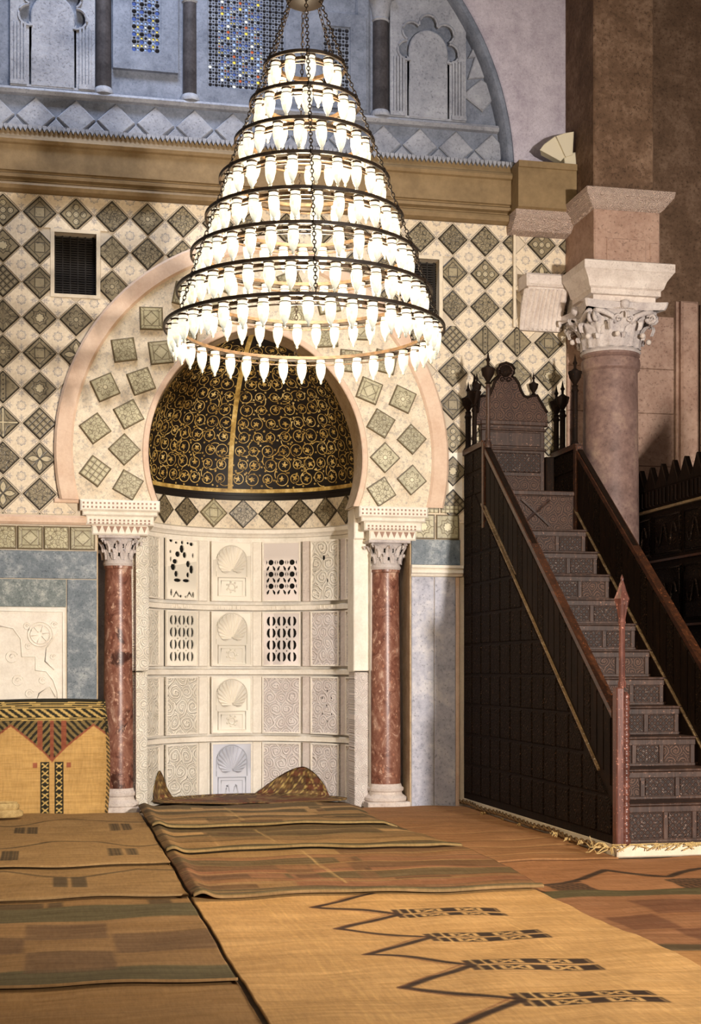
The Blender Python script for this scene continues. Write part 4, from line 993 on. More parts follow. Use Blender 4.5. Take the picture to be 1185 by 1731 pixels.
# ------------------------------------------------------------------ carved wooden screen (maqsura) on the far right
sc_ = empty('carved_screen', (3.56, -2.5, 0), 'dark carved wooden screen with a row of pointed merlons beside the minbar', 'screen'); SO = (-3.56, 2.5, 0)
YZ = Matrix(((0, 1, 0, 0), (1, 0, 0, 0), (0, 0, 1, 0), (0, 0, 0, 1)))      # (x->y) prism laid in the y-z plane, front face at low x
def yz(P, x0, x1, b=0.0, mb=None):
    mb = mb or MB(); n0 = len(mb.v); f0 = len(mb.f); mb.prism(P, x0, x1, b, YZ); mb.f[f0:] = [f[::-1] for f in mb.f[f0:]]; return mb
at0(yz(rect(-6.0, -0.06, 0, 2.66), 3.52, 3.58).build('screen_body', M_WOOD, sc_), SO)
at0(yz(rect(-6.0, -0.06, 2.70, 2.88), 3.52, 3.57).build('slatted_band', M_WOOD, sc_), SO)
for z0, z1, m in ((2.668, 2.69, M_WORN), (2.21, 2.23, M_RAIL), (1.63, 1.65, M_RAIL), (0.95, 1.0, M_WOOD), (0.0, 0.12, M_WOOD)):
    at0(yz(rect(-6.0, -0.05, z0, z1), 3.49, 3.6, 0.01).build('rail', m, sc_), SO)
for k in range(25):
    y = -0.12-0.235*k
    P = [(y-0.116, 2.87), (y-0.114, 2.90), (y-0.075, 2.96), (y-0.045, 3.005), (y, 3.08), (y+0.045, 3.005), (y+0.075, 2.96), (y+0.114, 2.90), (y+0.116, 2.87)]
    at0(yz(P, 3.515, 3.565, 0.006).build('merlon', M_WOOD, sc_), SO)
    for q in (-0.07, 0.0, 0.07):
        if k < 12: at0(yz(rect(y+q-0.02, y+q+0.02, 2.72, 2.86), 3.505, 3.53, 0.006).build('slat', M_WOOD, sc_), SO)
for k in range(9):
    y = -0.35-0.62*k
    for z0, z1 in ((2.26, 2.63), (1.68, 2.17), (1.03, 1.59), (0.15, 0.92)):
        o = at0(yz(rect(y-0.28, y+0.28, z0, z1), 3.505, 3.53, 0.012).build('carved_panel', M_CARVY, sc_), SO)
        if z0 > 1.5 and k < 5:
            e = MB(); yy = y; zc = (z0+z1)/2
            e.tube([(3.503, yy-0.2+0.4*q/20, zc+0.09*sin(q*0.62)) for q in range(21)], 0.014, 5)
            e.tube([(3.503, yy-0.26, z0+0.025), (3.503, yy+0.26, z0+0.025), (3.503, yy+0.26, z1-0.025), (3.503, yy-0.26, z1-0.025)], 0.008, 5, close=True); e.build('carved_scroll', M_CARVY, o, smooth=True)

# ------------------------------------------------------------------ minbar
mn = empty('minbar', (2.4, -1.8, 0), 'dark carved walnut minbar with a steep flight of steps and urn finials', 'pulpit'); MO = (-2.4, 1.8, 0)
XL, XR, YF, TD, RH, Z1 = 1.95, 2.80, -3.565, 0.267, 0.2115, 0.345
def mput(mb, name, m, par=None, **k): return at0(mb.build(name, m, par or mn, **k), MO if par is None else (0, 0, 0))
def rail_z(y): return 3.205+0.7705*(y+0.62)
def str_z(y): return 2.70+0.786*(y+0.59)
mput(MB().bbox(1.94, 2.92, -3.63, 0.0, 0.0, 0.08, 0.01), 'stone_base', M_PLASTER, label='pale stone kerb under the foot of the minbar')
for k in range(11):
    y = YF+TD*k; z0 = 0.08 if k == 0 else Z1+RH*(k-1); z1 = Z1+RH*k
    s = mput(MB().box(XL+0.04, XR+0.01, y, 0.0 if k == 10 else y+TD+0.02, z0, z1), 'step', M_WOODP)
    t = MB().bbox(XL+0.04, XR+0.01, y-0.022, y+TD, z1-0.006, z1+0.012, 0.006); t.build('tread_board', M_WOODP, s)
    e = MB()
    e.bbox(XL+0.05, XR, y-0.014, y, z1-0.05, z1-0.008, 0.004).bbox(XL+0.05, XR, y-0.014, y, z0+0.012, z0+0.035, 0.004)
    xs = [XL+0.05, XL+0.05+0.26*(1 if k % 2 else 1.2), XR-0.28, XR-0.04]
    for x in [XL+0.06]+xs[1:]: e.bbox(x-0.018, x+0.018, y-0.012, y, z0+0.03, z1-0.045, 0.004)
    e.build('riser_frame', M_WOODP, s)
    for a, b_ in zip(xs, xs[1:]): MB().bbox(a+0.022, b_-0.022, y-0.007, y, z0+0.04, z1-0.054, 0.003).build('riser_panel', M_CARVX if (k+int(a*10)) % 3 else M_SCROLLX, s)
YL = -0.62
zt = Z1+RH*10
s = mput(MB().box(XL+0.04, XR+0.01, YL+0.02, 0.0, zt, 2.83), 'platform', M_WOODP)
MB().bbox(XL+0.06, XR, YL, YL+0.03, 2.795, 2.84, 0.008).build('platform_edge', M_WOODP, s)
MB().bbox(2.06, XR-0.03, YL+0.006, YL+0.02, zt+0.03, 2.79, 0.006).build('riser_panel', M_SCROLLX, s)
mb = MB()
for sgn in (1, -1): mb.tube([(2.42-sgn*0.13, YL, zt+0.07), (2.42+sgn*0.13, YL, 2.76)], 0.014, 5)
mb.build('diagonal_rib', M_WOODP, s)
# side walls with carved panels, parapet boards, string line and handrail
for side, x0, x1 in ((-1, XL, XL+0.045), (1, XR, XR+0.045)):
    P = [(-3.56, 0.08), (-0.0, 0.08), (-0.0, 3.24), (-0.62, 3.24), (-3.56, rail_z(-3.56))]
    w = mput(yz(P, x0, x1), 'side_wall', M_WOOD)
    def addside(Q, name, m, proud, b):
        if len(Q) < 3: return
        if side < 0: mb = yz(Q, x0-proud, x0, b)
        else: mb = yz(Q, x0-proud, x0, b)
        mb.build(name, m, w)
    if side < 0:
        nY, nZ = 13, 11
        for i in range(nY):
            for j in range(nZ):
                ya, yb = -3.52+i*0.27, -3.52+i*0.27+0.252; za, zb = 0.14+j*0.27, 0.14+j*0.27+0.252
                Q = rect(ya, min(yb, -0.03), za, min(zb, 3.15)); sl = 0.786; Q = clip(Q, -sl, 1.0, 2.70+sl*0.59-0.05)      # below the string line
                if len(Q) > 2 and abs(sum(Q[k][0]*Q[(k+1) % len(Q)][1]-Q[(k+1) % len(Q)][0]*Q[k][1] for k in range(len(Q))))/2 > 0.006: addside(Q, 'carved_panel', M_CARVY, 0.012, 0.010)
    for i in range(24):
        ya = -3.50+i*0.122; yb = ya+0.108
        if yb > -0.6: break
        Q = [(ya, str_z(ya)+0.06), (yb, str_z(yb)+0.06), (yb, rail_z(yb)-0.05), (ya, rail_z(ya)-0.05)]; addside(Q, 'parapet_board', M_CARVY if i % 4 == 3 else M_WOOD, 0.010, 0.006)
    for ya, yb in ((-0.58, -0.34), (-0.31, -0.05)):
        for za, zb in ((2.82, 3.0), (3.03, 3.2)): addside(rect(ya, yb, za, zb), 'parapet_panel', M_CARVY, 0.010, 0.01)
    q = 0.007
    addside([(-3.30, str_z(-3.30)-q), (-0.57, str_z(-0.57)-q), (-0.57, str_z(-0.57)+q), (-3.30, str_z(-3.30)+q)], 'string_moulding', M_WORN, 0.020, 0.004)
    if side < 0: addside([(-1.5, str_z(-1.5)+0.05), (-0.62, str_z(-0.62)+0.03), (-0.62, str_z(-0.62)+0.045), (-1.5, str_z(-1.5)+0.06)], 'worn_edge', M_WORN, 0.014, 0.003)
    mb = yz([(-3.54, rail_z(-3.54)-0.03), (-0.62, rail_z(-0.62)-0.03), (-0.62, rail_z(-0.62)+0.02), (-3.54, rail_z(-3.54)+0.02)], x0-0.012, x1+0.010, 0.012)
    mb.build('handrail', M_RAIL, w)
    yz(rect(-0.62, 0.0, 3.215, 3.265), x0-0.02, x1+0.02, 0.012).build('coping', M_RAIL, w)
    mb = MB(); mb.bbox(x0-0.018, x1+0.01, -0.66, -0.60, 2.5, 3.25, 0.008); mb.build('corner_post', M_RAIL, w)
def urn(mb, x, y, z, s):
    mb.lathe([(0.016*s, 0), (0.03*s, 0.01*s), (0.016*s, 0.025*s), (0.03*s, 0.05*s), (0.052*s, 0.085*s), (0.056*s, 0.11*s), (0.062*s, 0.125*s), (0.062*s, 0.14*s), (0.035*s, 0.15*s), (0.012*s, 0.17*s), (0.012*s, 0.20*s), (0.022*s, 0.215*s), (0.012*s, 0.235*s), (0.006*s, 0.27*s), (0.0, 0.30*s)], (x, y, z), 14)
def post(u, vt, vb, X, r, lit):
    p = onX(u, vb, X); q = onX(u, vt, X); p.z = min(p.z, 3.24); h_ = q.z-0.33
    t = at0(MB().lathe([(r*1.6, p.z), (r*1.7, p.z+0.03), (r*1.1, p.z+0.05), (r, p.z+0.07), (r, h_-0.02), (r*1.4, h_), (r, h_+0.02), (r, h_+0.035)], (X, min(p.y, -0.06), 0), 14).build('post', lit, mn, smooth=35), MO)
    f = MB(); urn(f, X, min(p.y, -0.06), h_+0.03, 1.0); f.build('urn_finial', M_WOOD, t, smooth=50)
for u, vt, vb, r, m in ((825, 592, 757, 0.019, M_WOODP), (802, 632, 757, 0.021, M_WOOD), (780, 652, 757, 0.026, M_WOOD)): post(u, vt, vb, XL+0.022, r, m)
for u, vt, vb, r, m in ((972, 598, 757, 0.024, M_WOOD), (951, 642, 757, 0.026, M_WOOD), (928, 657, 757, 0.024, M_WOOD)): post(u, vt, vb, XR+0.022, r, m)
# newel at the foot
nw = at0(MB().bbox(1.935, 1.99, -3.63, -3.56, 0.08, 1.14, 0.008).build('newel_post', M_POST, mn), MO)
mb = MB(); mb.tube([(2.012, -3.60, 0.12+0.011*i) for i in range(88)]+[(2.012, -3.60, 1.11)], [0.026+0.004*sin(i*1.6) for i in range(88)]+[0.010], 10); mb.lathe([(0.034, 0.08), (0.034, 0.12), (0.028, 0.13)], (2.012, -3.60, 0), 12); mb.build('rope_column', M_POST, nw, smooth=True)
mb = MB(); mb.lathe([(0.028, 1.14), (0.030, 1.17), (0.022, 1.19), (0.022, 1.56), (0.028, 1.575), (0.024, 1.59), (0.026, 1.605), (0.034, 1.65), (0.044, 1.70)], (1.985, -3.60, 0), 8); mb.build('slim_shaft', M_POST, nw, smooth=30)
mb = MB(); mb.lathe([(0.024, 1.60), (0.05, 1.715), (0.056, 1.735), (0.05, 1.75), (0.036, 1.78), (0.020, 1.83), (0.010, 1.855), (0.012, 1.87), (0.0, 1.90)], (1.985, -3.60, 0), 6); mb.build('cap', M_POST, nw)
# backrest with its curved crest
YB = -0.08
bk = at0(MB().bbox(2.09, 2.70, YB, YB+0.05, 2.83, 3.52, 0.008).build('backrest', M_WOODP, mn), MO)
for z0, z1 in ((2.86, 3.04), (3.07, 3.25)): MB().bbox(2.13, 2.66, YB-0.012, YB, z0, z1, 0.008).build('back_panel', M_CARVX if z0 > 3 else M_SCROLLX, bk)
for z0, z1 in ((3.27, 3.295), (3.45, 3.475), (3.50, 3.545)): MB().bbox(2.08, 2.71, YB-0.022, YB+0.01, z0, z1, 0.008).build('back_rail', M_WOODP, bk)
MB().bbox(2.13, 2.66, YB-0.01, YB, 3.31, 3.44, 0.006).build('back_panel', M_WOODP, bk)
cr = [(118, 345), (130, 330), (137, 262), (150, 250), (185, 250), (200, 215), (212, 180), (228, 163), (236, 158), (226, 142), (222, 122), (236, 104), (264, 94), (290, 104), (304, 122), (302, 142), (292, 158), (304, 165), (322, 190), (334, 225), (348, 250), (366, 258), (384, 250), (410, 248), (425, 275), (442, 305), (458, 330), (462, 345)]
P = [onY(760+x/2.788, 580+y/2.788, YB) for x, y in cr]
for q in (P[0], P[-1]): q.z = 3.50
for x0, x1 in ((2.705, 2.795), (2.0, 2.085)): at0(MB().bbox(x0, x1, YB-0.03, YB+0.05, 2.83, 3.22, 0.01).build('throne_side', M_WOOD, mn), MO)
ct = MB().prism([(p.x, p.z) for p in P], YB-0.012, YB+0.03, 0.006).build('crest', M_SCROLLX, bk)
mb = MB(); mb.tube([(p.x, YB-0.012, p.z) for p in P[1:-1]], 0.014, 6); mb.build('crest_moulding', M_WOOD, ct, smooth=True)
sh = [onY(760+264/2.788, 580+130/2.788, YB-0.02)]; mb = MB()
for k in range(9): a = -0.3+k*(pi+0.6)/8; mb.tube([(sh[0].x, YB-0.02, sh[0].z-0.03), (sh[0].x+0.055*cos(a), YB-0.03, sh[0].z+0.05*sin(a))], [0.008, 0.017], 5)
for s in (-1, 1): mb.tube([(sh[0].x+s*0.03+0.028*(1-p/14)*cos(p*0.6), YB-0.02, sh[0].z-0.085+0.028*(1-p/14)*sin(p*0.6)) for p in range(13)], 0.006, 5)
mb.lathe([(0.0, 0), (0.05, 0.004), (0.05, 0.02)], (0, 0, 0), 16, Tr(sh[0].x, YB-0.012, sh[0].z-0.01) @ Rx(pi/2)); mb.build('shell_ornament', M_WOOD, ct, smooth=True)
for u, v in ((806, 665), (902, 664)):
    p = onY(u, v, YB+0.01); f = MB(); urn(f, p.x, YB+0.01, p.z-0.02, 0.72); f.build('urn_finial', M_WOOD, bk, smooth=50)
# everything under the minbar root was built in world coordinates; children of parts need no further shift
# ------------------------------------------------------------------ woven mats
def H1(x, k=0.0): return np.mod(np.sin(x*12.9898+k*78.233)*43758.5453, 1.0)
def C(*c): return np.array(c, float)
def mat_mesh(name, X, Y, Z, col, label, group='reed mats on the floor', wrap=False, kind_cat='mat'):
    """X, Y, Z: (m, n) arrays of a sheet; a skirt gives it its thickness"""
    m, n = X.shape; V = np.stack([X, Y, Z], -1).reshape(-1, 3); idx = np.arange(m*n).reshape(m, n)
    F = np.stack([idx[:-1, :-1], idx[:-1, 1:], idx[1:, 1:], idx[1:, :-1]], -1).reshape(-1, 4)
    e = np.concatenate([idx[0, :], idx[1:, -1], idx[-1, -2::-1], idx[-2:0:-1, 0]]); k = len(e)
    V2 = V[e].copy(); V2[:, 2] -= 0.012
    a = np.arange(k); b = (a+1) % k
    F = np.concatenate([F, np.stack([e[a], m*n+a, m*n+b, e[b]], -1)]); V = np.concatenate([V, V2])
    me = bpy.data.meshes.new(name); me.vertices.add(len(V)); me.vertices.foreach_set('co', V.astype(np.float32).ravel())
    me.loops.add(F.size); me.loops.foreach_set('vertex_index', F.astype(np.int32).ravel())
    me.polygons.add(len(F)); me.polygons.foreach_set('loop_start', np.arange(0, F.size, 4, dtype=np.int32)); me.polygons.foreach_set('loop_total', np.full(len(F), 4, np.int32))
    me.polygons.foreach_set('use_smooth', np.ones(len(F), bool)); me.update(calc_edges=True); me.validate()
    g = col.mean(-1, keepdims=True); col = (g+(col-g)*0.80)*1.16+8
    c = np.clip(col, 0, 255).reshape(-1, 3)/255; c = np.concatenate([c, c[e]*0.8]); l = np.where(c <= 0.04045, c/12.92, ((c+0.055)/1.055)**2.4)
    A = me.color_attributes.new('dye', 'FLOAT_COLOR', 'POINT'); A.data.foreach_set('color', np.concatenate([l, np.ones((len(l), 1))], 1).astype(np.float32).ravel())
    me.materials.append(M_WEAVE); o = bpy.data.objects.new(name, me)
    return link(o, None, label, kind_cat, group)
def gridXY(x0, x1, y0, y1, rx, ry):
    return np.meshgrid(np.linspace(x0, x1, int((x1-x0)/rx)+1), np.linspace(y0, y1, int((y1-y0)/ry)+1))
def waves(X, Y): return 0.005*np.sin(X*5.1+Y*3.3)+0.003*np.sin(X*11.3-Y*6.1+2)+0.0022*np.sin(Y*14+X*2+1)+0.0008*np.sin(Y*31+X*3)   # the floor under all mats
def sstep(d, w): return np.clip(0.5-d/w, 0, 1)          # 1 inside (d < 0)
def paint(col, mask, c): return col*(1-mask[..., None])+C(*c)*mask[..., None]
def boxm(X, Y, x0, x1, y0, y1, w=0.01): return sstep(np.maximum(np.maximum(x0-X, X-x1), np.maximum(y0-Y, Y-y1)), w)
def seg(X, Y, a, b, t, w=0.01):
    ax, ay = a; bx, by = b; L2 = (bx-ax)**2+(by-ay)**2; k = np.clip(((X-ax)*(bx-ax)+(Y-ay)*(by-ay))/L2, 0, 1)
    return sstep(np.hypot(X-ax-k*(bx-ax), Y-ay-k*(by-ay))-t, w)
def vary(col, X, Y, s, amt=10):
    n = H1(np.floor(Y*55)+s*17, 1)-0.5+0.8*(H1(np.floor(X*6)+np.floor(Y*38)*3.1, 2)-0.5)
    return col+n[..., None]*amt
OLV, TAN, RUST, MOSS, SAND, DKB = (104, 82, 48), (160, 120, 68), (148, 94, 58), (80, 74, 46), (186, 142, 84), (64, 48, 30)
# bright prayer mat in the foreground
X, Y = gridXY(-1.012, 0.907, -8.4, -4.78, 0.0065, 0.011)
col = np.ones(X.shape+(3,))*C(204, 152, 84)
for x in (-0.66, -0.60, -0.56, 0.42, 0.46): col = paint(col, boxm(X, Y, x, x+0.012, -9, 0)*0.5, (224, 172, 96))
for k in range(6):
    ya = -5.23-0.64*k; j0, j1 = ya+0.335, ya-0.30
    for j in (j0, j1): col = paint(col, seg(X, Y, (-0.415, ya), (-0.03, j), 0.020, 0.018), (58, 36, 22))
    for j in (j0, j1): col = paint(col, seg(X, Y, (-0.435, ya), (-0.05, j+(0.045 if j > ya else -0.045)), 0.006, 0.012)*0.6, (120, 62, 34))
    j = j1; yy = Y+0.10*(X+0.03)
    for s in (-1, 1):
        b0 = j+s*0.062
        col = paint(col, boxm(X, yy, -0.02, 0.50, b0-0.046, b0+0.046), (56, 36, 22))
        t = (X+0.02)/0.104; f = np.mod(t, 1)-0.5; q = (yy-b0)/0.046; odd = np.mod(np.floor(t), 2)
        inner = boxm(X, yy, -0.005, 0.49, b0-0.036, b0+0.036)
        fig = np.where(odd > 0.5, sstep(np.abs(np.abs(f*2)-np.abs(q))-0.26, 0.15), sstep(0.70-np.abs(f*2), 0.1)); fig = np.maximum(fig, sstep(0.82-np.abs(f*2), 0.1))
        col = paint(col, fig*inner, (206, 158, 88))
    for x in (-0.02, 0.03): col = paint(col, boxm(X, yy, x, x+0.012, j-0.13, j+0.13), (214, 168, 96))
    col = paint(col, boxm(X, yy, -0.05, -0.02, j-0.10, j+0.10)*0.9, (60, 38, 24))
Z = 0.020+waves(X, Y)
mat_mesh('prayer_mat', X, Y, Z, vary(col, X, Y, 1, 12), 'bright tan reed mat with dark zigzag arches and ladder bands in the foreground')
# three worn patchwork mats laid one over the other in front of the niche
def patch(X, Y, rows, seed, pal, x0, x1):
    col = np.ones(X.shape+(3,))*C(*pal[0]); R_ = random.Random(seed)
    ed = [x0]+sorted(R_.uniform(-0.75, 0.75) for _ in range(4))+[x1]; y = rows[0][0]; yend = rows[-1][1]; r = 0
    while y > yend:
        d = R_.choice((0.10, 0.14, 0.19, 0.24)); yb = y-d; c0 = pal[r % len(pal)] if r % 3 else OLV
        col = paint(col, boxm(X, Y, x0, x1, yb, y, 0.012), c0)
        for a, b in zip(ed, ed[1:]):
            if R_.random() < 0.45:
                c = R_.choice(pal); col = paint(col, boxm(X, Y, a+R_.uniform(-0.04, 0.04), b, yb, y, 0.012)*0.9, c)
                if R_.random() < 0.4: col = paint(col, boxm(X, Y, a+0.06, min(b, a+0.40), yb+0.03, y-0.03, 0.01)*0.7, (96, 66, 40))
        col = paint(col, boxm(X, Y, x0, x1, yb-0.010, yb+0.014, 0.012)*0.8, (70, 52, 32))
        if r % 2: col = paint(col, boxm(X, Y, x0, x1, yb+0.012, yb+0.032, 0.012)*0.75, (196, 156, 88))
        y = yb; r += 1
    k = R_.uniform(-0.3, 0.1); col = paint(col, seg(X, Y, (k, rows[0][0]-0.2), (k+0.02, yend+0.4), 0.008, 0.014)*0.8, (196, 158, 92))
    return col
def rolled(X, Y, xe, amp): return amp*np.exp(-((X-xe-0.05)/0.05)**2)
def stackmat(y1, y0, base, rows, seed, pal, label, x0=-1.015, x1=0.93, endx=0.0):
    X, Y = gridXY(x0, x1, y0, y1, 0.014, 0.014)
    col = patch(X, Y, rows, seed, pal, x0, x1)
    col = paint(col, boxm(X, Y, x0, x0+0.05, -9, 2, 0.02)*0.5, DKB)  # shadow along the rolled left edge, painted into the dye
    col = paint(col, boxm(X, Y, x0, x1, y0, y0+0.10, 0.02)*0.8, MOSS); col = paint(col, boxm(X, Y, x0, x1, y0, y0+0.012, 0.012), (176, 140, 80))
    Xe = X+0.05*np.sin(Y*2.1+seed)*((X-x0)/(x1-x0))**6+endx*((X-x0)/(x1-x0))**8
    t = (Y-y0)/(y1-y0); Ye = Y+0.03*np.sin(X*3+seed)*(1-t)
    Z = base+waves(Xe, Ye)+rolled(X, Y, x0, 0.028)+0.02*np.exp(-((Y-y0-0.04)/0.05)**2)
    Z -= (base-0.032)*np.clip((X-x1+0.12)/0.12, 0, 1)
    return mat_mesh('patchwork_mat', Xe, Ye, Z, vary(col, X, Y, seed, 16), label)
PAL = [TAN, OLV, RUST, SAND, (128, 92, 50), (150, 100, 56)]
stackmat(-0.05, -1.75, 0.066, [(-0.05, -0.40, 0), (-0.40, -0.75, 1), (-0.75, -1.10, 1), (-1.10, -1.42, 1), (-1.42, -1.8, 1)], 1, [TAN, OLV, SAND, (128, 96, 54)], 'worn patchwork reed mat at the mouth of the prayer niche', endx=-0.02)
stackmat(-1.64, -3.08, 0.051, [(-1.64, -1.8, 1), (-1.8, -2.35, 1), (-2.35, -2.75, 1), (-2.75, -3.1, 1)], 2, [TAN, OLV, SAND, (134, 100, 58), (142, 106, 60)], 'worn patchwork reed mat in the middle of the overlapping three', x1=0.97)
stackmat(-2.96, -4.93, 0.036, [(-2.96, -3.3, 1), (-3.3, -3.75, 1), (-3.75, -4.1, 1), (-4.1, -4.45, 1), (-4.45, -4.95, 1)], 3, [RUST, TAN, (148, 100, 58), RUST, (122, 84, 50)], 'reddish patchwork reed mat overlapping the bright prayer mat', x1=1.0)
# mat inside the niche, its two back corners curled up against the wall
A, Wd = np.meshgrid(np.linspace(rad(-66), rad(74), 150), np.linspace(0, 1, 60)); Ad = np.degrees(A)
up = 0.27*np.clip(1-np.abs((Ad+54)/9.5)**1.5, 0, 1)+0.27*np.clip(1-np.abs((Ad-36)/np.where(Ad < 36, 27, 19))**1.6, 0, 1)
r1 = 0.965; s = Wd*(r1-0.15+up)+0.15; r = np.minimum(s, r1)+0.03*np.clip((s-r1)/0.1, 0, 1); zz = np.clip(s-r1, 0, None)
zz = zz+0.055+0.01*np.exp(-((s-r1)/0.05)**2)
X = XC+r*np.sin(A); Y = NY+r*np.cos(A)
X = np.where(Y < 0.42, np.clip(X, -0.90, 0.93), X)
col = np.ones(X.shape+(3,))*C(92, 62, 38)
u = A*1.0; v = s
blk = H1(np.floor(u*6)+np.floor(v*7)*5.3); col = paint(col, (blk > 0.62)*0.8, (132, 96, 52)); col = paint(col, (blk < 0.3)*0.8, (118, 62, 38))
for a, b in ((9, 5), (8, -6)): g = np.mod(u*a+v*b, 1); col = paint(col, ((g < 0.13) & (s > 0.82))*0.9, (186, 158, 82))
col = paint(col, ((np.mod(v*16, 1) < 0.35) & (s > 0.86))*0.55, (58, 42, 24))
mat_mesh('niche_mat', X, Y, zz, vary(col, X*3, Y*3, 5, 18), 'brown reed mat in the prayer niche with two corners curled up the wall')
# left row of mats
def leftmat(y1, y0, base, fn, seed, label):
    X, Y = gridXY(-3.3, -1.03, y0, y1, 0.010, 0.014); col = fn(X, Y)
    Y_ = Y+0.03*np.sin(X*2.4+seed)*np.clip(1-(Y-y0)/0.4, 0, 1); Z = base+waves(X, Y_)+0.010*np.exp(-((Y-y0)/0.03)**2)
    return mat_mesh('reed_mat', X, Y_, Z, vary(col, X, Y, seed, 12), label)
LG = (156, 119, 69)
def f1(X, Y):
    c = np.ones(X.shape+(3,))*C(*LG)
    for y, a in ((-1.05, 0.16), (-2.50, 0.16)): w = y+a*np.cos((X+1.62)*pi/0.46); c = paint(c, sstep(np.abs(Y-w)-0.022, 0.03)*0.8, (70, 52, 30))
    for x0, x1, y0, y1 in ((-2.03, -1.95, -1.80, -1.36), (-1.94, -1.86, -1.80, -1.36), (-1.32, -1.245, -1.72, -1.30), (-1.23, -1.16, -1.72, -1.30), (-2.08, -1.97, -3.25, -2.82), (-1.39, -1.30, -3.22, -2.80), (-1.27, -1.20, -3.22, -2.80)):
        c = paint(c, boxm(X, Y, x0, x1, y0, y1)*(0.65+0.35*(np.mod(X*40, 1) < 0.5)), (74, 58, 36))
    return c
leftmat(-0.36, -3.62, 0.050, f1, 11, 'tan reed mat by the left column with small dark ladder marks')
def f2(X, Y):
    c = np.ones(X.shape+(3,))*C(150, 113, 64)
    w = -4.02+0.30*np.abs(np.mod((X+1.64)/0.8+0.5, 1)-0.5)*2; c = paint(c, sstep(np.abs(Y-w)-0.022, 0.03)*0.75, (72, 54, 30))
    for x0, x1 in ((-1.75, -1.67), (-1.645, -1.56)): c = paint(c, boxm(X, Y, x0, x1, -4.38, -3.97)*0.85, (74, 58, 36))
    return c
leftmat(-3.50, -4.80, 0.034, f2, 12, 'tan reed mat with one dark chevron and paired ladder mark')
def f3(X, Y):
    c = np.ones(X.shape+(3,))*C(146, 106, 58)
    c = paint(c, boxm(X, Y, -9, 0, -5.36, -4.95, 0.03)*0.9, (84, 76, 46)); c = paint(c, boxm(X, Y, -9, 0, -6.84, -6.55, 0.03)*0.9, (84, 76, 46))
    for x0, x1, y0, y1 in ((-1.88, -1.50, -5.86, -5.46), (-3, -1.88, -6.16, -5.80), (-1.48, -1.0, -6.2, -5.75), (-1.87, -1.49, -6.6, -6.16), (-2.6, -2.2, -5.8, -5.45)): c = paint(c, boxm(X, Y, x0, x1, y0, y1, 0.02)*0.75, (106, 75, 46))
    for x0, x1 in ((-2.1, -1.80), (-1.78, -1.70), (-1.25, -1.13)): c = paint(c, boxm(X, Y, x0, x1, -4.95, -4.80, 0.02)*0.8, (78, 60, 36))
    return c
leftmat(-4.66, -6.86, 0.018, f3, 13, 'reed mat with moss green stripes and brown blocks')
leftmat(-6.75, -9.2, 0.003, lambda X, Y: np.ones(X.shape+(3,))*C(158, 114, 60), 14, 'plain golden reed mat at the bottom left corner')
# right-hand mats
def rightmat(x0, x1, y1, y0, base, fn, seed, label):
    X, Y = gridXY(x0, x1, y0, y1, 0.013, 0.016); Z = base+waves(X, Y)
    return mat_mesh('reed_mat', X, Y, Z, vary(fn(X, Y), X, Y, seed, 14), label)
def g1(X, Y):
    c = np.ones(X.shape+(3,))*C(158, 106, 60)
    for k in range(9): y = -0.4-0.43*k; c = paint(c, sstep(np.abs(Y-y-0.03*np.sin(X*4+k))-0.012, 0.02)*0.6, (196, 150, 88)); c = paint(c, sstep(np.abs(Y-y+0.035-0.03*np.sin(X*4+k))-0.012, 0.02)*0.5, (96, 60, 34))  # ridges painted flat: a lit line beside a shaded one
    return c
rightmat(0.80, 1.92, -0.05, -3.70, 0.016, g1, 21, 'rust brown reed mat between the right column and the minbar')
def g2(X, Y):
    c = np.ones(X.shape+(3,))*C(160, 104, 60)
    for a, b in (((1.06, -4.66), (1.30, -4.55)), ((1.25, -4.55), (1.62, -4.20)), ((1.62, -4.20), (1.90, -4.52)), ((1.90, -4.52), (2.3, -4.15)), ((2.3, -4.15), (2.6, -4.5))): c = paint(c, seg(X, Y, a, b, 0.028, 0.02), (62, 42, 26))
    for x0 in (1.06, 1.82): c = paint(c, boxm(X, Y, x0, x0+0.24, -4.95, -4.62)*(0.55+0.45*(np.mod(X*22+Y*6, 1) < 0.6)), (70, 48, 30))
    return c
rightmat(0.80, 3.48, -3.64, -4.92, 0.001, g2, 22, 'rust brown reed mat with a dark zigzag in front of the minbar')
def g3(X, Y):
    c = np.ones(X.shape+(3,))*C(152, 98, 58)
    c = paint(c, boxm(X, Y, 0, 4, -5.16, -4.9, 0.03)*0.85, (78, 74, 42)); c = paint(c, boxm(X, Y, 0, 4, -6.66, -6.5, 0.03)*0.85, (70, 58, 34))
    for x0, x1, y0, y1 in ((1.30, 1.75, -5.72, -5.30), (1.0, 1.26, -6.1, -5.72), (1.75, 2.2, -6.2, -5.75), (1.2, 1.5, -6.4, -6.1)): c = paint(c, boxm(X, Y, x0, x1, y0, y1, 0.02)*0.7, (104, 60, 36))
    return c
rightmat(0.92, 3.48, -4.925, -6.62, 0.004, g3, 23, 'reddish reed mat with brown blocks along the right edge of the bright mat')
rightmat(0.92, 3.48, -6.625, -9.0, 0.003, lambda X, Y: np.ones(X.shape+(3,))*C(178, 122, 62), 24, 'plain tan reed mat under the right edge of the bright mat')
